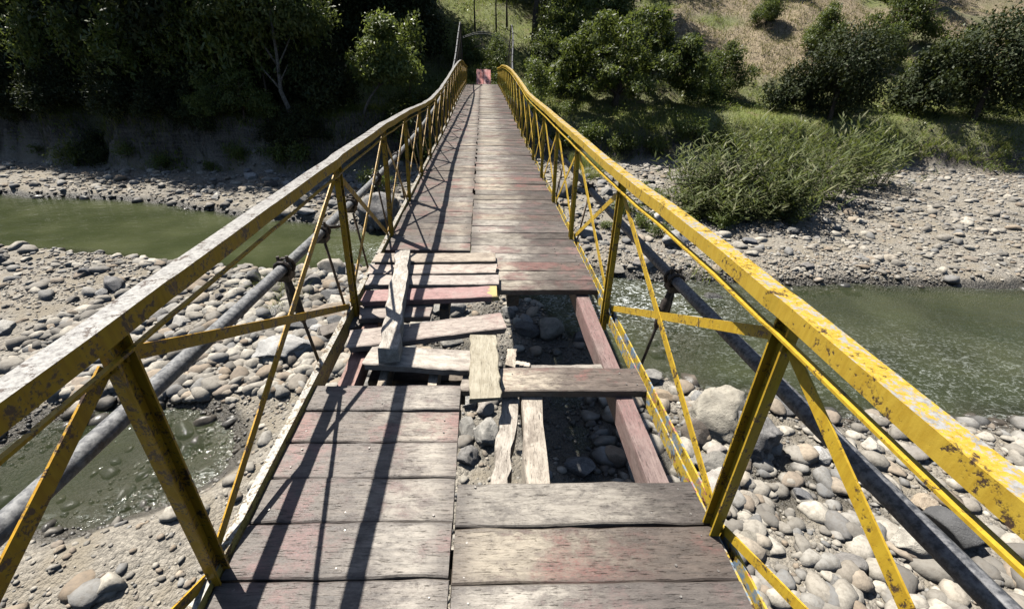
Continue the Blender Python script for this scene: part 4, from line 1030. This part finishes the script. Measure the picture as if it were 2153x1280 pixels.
# cane thicket on the right bank: narrow drooping leaves on upright stems
def cane_kind(seed, h_, w_):
    r = np.random.default_rng(seed); ns = 70; mb = MB(); C_ = []; D_ = []
    for k in range(ns):
        b0 = r.normal(size=2)*w_*.30; hh = h_*r.uniform(.40, 1.25); le = b0*.9 + r.normal(size=2)*.25
        P = [(b0[0], b0[1], -.1), (b0[0]+le[0]*.25, b0[1]+le[1]*.25, hh*.5), (b0[0]+le[0]*.8, b0[1]+le[1]*.8, hh)]
        mb.tube(P, [.010,.007,.003], 4, False)
        for t in np.linspace(.25, 1.0, 16):
            q = np.array(P[0])*(1-t)**2 + 2*np.array(P[1])*t*(1-t) + np.array(P[2])*t*t
            a = r.uniform(0, 6.283); C_.append(q + np.array([math.cos(a), math.sin(a), -.15])*.15); D_.append([math.cos(a), math.sin(a), r.uniform(-.4, .5) + .9*t*t])
    C_ = np.array(C_); D_ = np.array(D_); m = len(C_); nn = unit(np.stack([D_[:,0]*-.3, D_[:,1]*-.3, np.ones(m)], -1) + r.normal(size=(m,3))*.25)
    l = r.uniform(.26, .52, m); v, f = leaves(C_, D_, nn, l, l*.13 + .012, r); me = mesh('leaf_blades', v, f)
    a_ = me.attributes.new('tone', 'FLOAT', 'POINT'); a_.data.foreach_set('value', np.repeat(r.random(m), 4).astype(np.float32)); me.materials.append(M['cane'])
    st = mesh('stems', mb.v, mb.f); st.materials.append(M['cane']); return me, st
ckind = [cane_kind(300, 2.6, 1.5), cane_kind(301, 2.2, 1.7), cane_kind(302, 1.4, 1.3)]
for (x, y, k, sc) in ((9.6,18.6,0,.95),(10.6,18.6,1,1.1),(10.0,20.0,0,1.1),(11.6,19.2,0,1.15),(8.8,17.6,2,.9),(9.9,17.2,2,1.0),(11.1,17.3,1,.75),(12.8,18.8,1,1.2),(14.1,19.8,0,1.1),(12.3,17.4,2,1.1),(16.0,20.6,1,1.2),(18.5,22.5,0,1.0),(20.5,23.4,1,1.1)):
    e = tag(empty('cane_clump', ground_at(x, y)), 'bushy clump of narrow-leaved cane on the stony bank past the right railing' if k < 2 else 'low fringe clump of cane at the front of the cane thicket', 'cane', 'cane clumps on the stony bank' if k < 2 else 'low cane at the thicket front')
    e.rotation_euler = (0, 0, random.uniform(0, 6.28)); e.scale = (sc, sc, sc*random.uniform(.72, 1.30))
    tag(link('leaf_blades', ckind[k][0], None, e), kind='stuff'); tag(link('stems', ckind[k][1], None, e), kind='stuff')
def cane(x, y, h_, label):
    e = tag(empty('giant_reed', ground_at(x, y)), label, 'reed'); mb = MB(); st = [(0,0,-.1),(.05,0,h_*.4),(.12,.02,h_*.75),(.22,.03,h_)]
    mb.tube(st, [.022,.018,.012,.006], 6); mb.build('stem', M['cane'], e)
    lb_ = MB()
    for k in range(11):
        t = .25 + .72*k/10; z = h_*t; s_ = 1 if k % 2 else -1; L_ = .75*(1-.4*t); w_ = .05; pts = [(.03+.18*t, 0, z)]
        prev = None
        vv = []
        for j in range(6):
            u = j/5; px_ = .03+.18*t + s_*L_*(u**.9)*.8; pz_ = z + L_*(.55*u - .75*u*u); ww = w_*(1-u)**.7*.5+.002
            vv += [(px_, -ww + .02*k*(-1)**k*.1, pz_), (px_, ww + .02*k*(-1)**k*.1, pz_ + .01)]
        lb_.add(vv, [(2*j, 2*j+1, 2*j+3, 2*j+2) for j in range(5)])
    lb_.build('leaf_blades', M['cane'], e)
cane(9.0, 18.9, 3.4, 'giant reed with arching paired leaves above the cane grass')
cane(10.3, 19.6, 3.6, 'second arching reed standing behind the giant reed')
cane(10.6, 19.0, 3.8, 'tall leafy reed at the back of the cane grass')
# grass tufts by the water
for i, (px, py, h_, n_) in enumerate(((575,610,.75,150),(615,625,.5,90),(590,650,.45,90))):
    q = at(px, py, -4.05); clump('grass_tuft', q[0], q[1], n_, .35, h_, .014, .9, 340+i, M['grass'], 'wispy green grass tuft on the cobble bar by the pool', 'grass tuft', 'grass tufts on the cobble bar')
for i, (px, py, h_, n_) in enumerate(((1245,372,.9,260),(1262,355,1.0,300),(1228,352,1.0,260),(1205,330,1.1,300),(1500,540,.5,80),(1470,560,.4,70),(1322,400,.6,140))):
    q = at(px, py, -4.0); clump('grass_tuft', q[0], min(q[1], 27.5), n_, .7, h_, .02, .9, 360+i, M['grass'], 'arching green grass tuft on the stony bank past the right railing', 'grass tuft', 'grass tufts on the stony bank')

# grass and undergrowth over the far slopes: nobody could count it
def cover(name, n, x0, x1, y0, y1, seed, okf):
    r = np.random.default_rng(seed); x = r.uniform(x0, x1, n*3); y = y0 + (y1-y0)*r.random(n*3)**1.4; m = okf(x, y, r); x, y = x[m][:n], y[m][:n]
    return np.stack([x, y, T(x, y)-.02], -1), r
def okslope(x, y, r):
    f = sstep(13.5, 17, x + fbm(x*.25, y*.25, 61, 3)*3)*sstep(37, 41, y)*sstep(.22, .42, vnoise(x*.22, y*.22, 67))
    path = np.exp(-(x/.9)**2)*(y < 33)
    return (y > bank_y(x)-.25*(r.random(len(x)) < .5)) & (r.random(len(x)) > f) & (r.random(len(x)) > path) & (r.random(len(x)) < .15 + 1.2*vnoise(x*.4, y*.4, 151))
b, _ = cover('g', 70000, -24, 40, 24, 56, 801, okslope)
r9 = np.random.default_rng(803); fx = np.concatenate([r9.uniform(-30, -2.2, 11000), r9.uniform(2.2, 34, 11000)]); fy = bank_y(fx) + .5 + np.abs(r9.normal(size=len(fx)))*.8; b = np.concatenate([b, np.stack([fx, fy, T(fx, fy)-.02], -1)], 0)
hx = np.concatenate([r9.uniform(-30, -2.4, 2600), r9.uniform(2.4, 30, 2200)]); hy_ = bank_y(hx) + r9.uniform(.25, .95, len(hx))
hang = blade_mesh('bank_roots', np.stack([hx, hy_ - .12, T(hx, hy_) + .03], -1), -.95, .022, .28, 805, M['bark_pale'], 3)
tag(link('bank_roots', hang), 'hanging roots and dead grass along the cut bank', 'roots', kind='stuff')
tag(link('slope_grass', blade_mesh('slope_grass', b, .38, .030, .8, 802, M['grass'], 2)), 'green grass covering the far slopes', 'grass', kind='stuff')
b, r8 = cover('u', 3600, -40, 46, 24, 60, 811, lambda x, y, r: okslope(x, y, r) & (vnoise(x*.7, y*.7, 161) > .42))
m_ = len(b); per = 16
c = np.repeat(b, per, 0) + r8.normal(size=(m_*per, 3))*np.array([.22,.22,.14]) + np.array([0,0,.22])
d = unit(r8.normal(size=(m_*per, 3)) + np.array([0,0,.2])); nn = unit(r8.normal(size=(m_*per, 3))*.6 + np.array([0,0,1])); l = r8.uniform(.10,.22,m_*per)
v, f = leaves(c, d, nn, l, l*.45, r8); me = mesh('undergrowth', v, f)
at_ = me.attributes.new('tone', 'FLOAT', 'POINT'); at_.data.foreach_set('value', np.repeat(r8.random(m_*per), 4).astype(np.float32)); me.materials.append(M['leaf_shrub'])
tag(link('undergrowth', me), 'low leafy undergrowth over the far slopes', 'undergrowth', kind='stuff')
def okfield(x, y, r):
    f = sstep(13.5, 17, x + fbm(x*.25, y*.25, 61, 3)*3)*sstep(37, 41, y)*sstep(.22, .42, vnoise(x*.22, y*.22, 67)); return r.random(len(x)) < f*(.25+vnoise(x*.8, y*.8, 171))
b, _ = cover('d', 34000, 12, 64, 37, 66, 821, okfield)
tag(link('dry_grass', blade_mesh('dry_grass', b, .42, .055, 1.0, 822, M['dry_grass'], 2)), 'dry straw coloured grass on the sunny hillside', 'dry grass', kind='stuff')
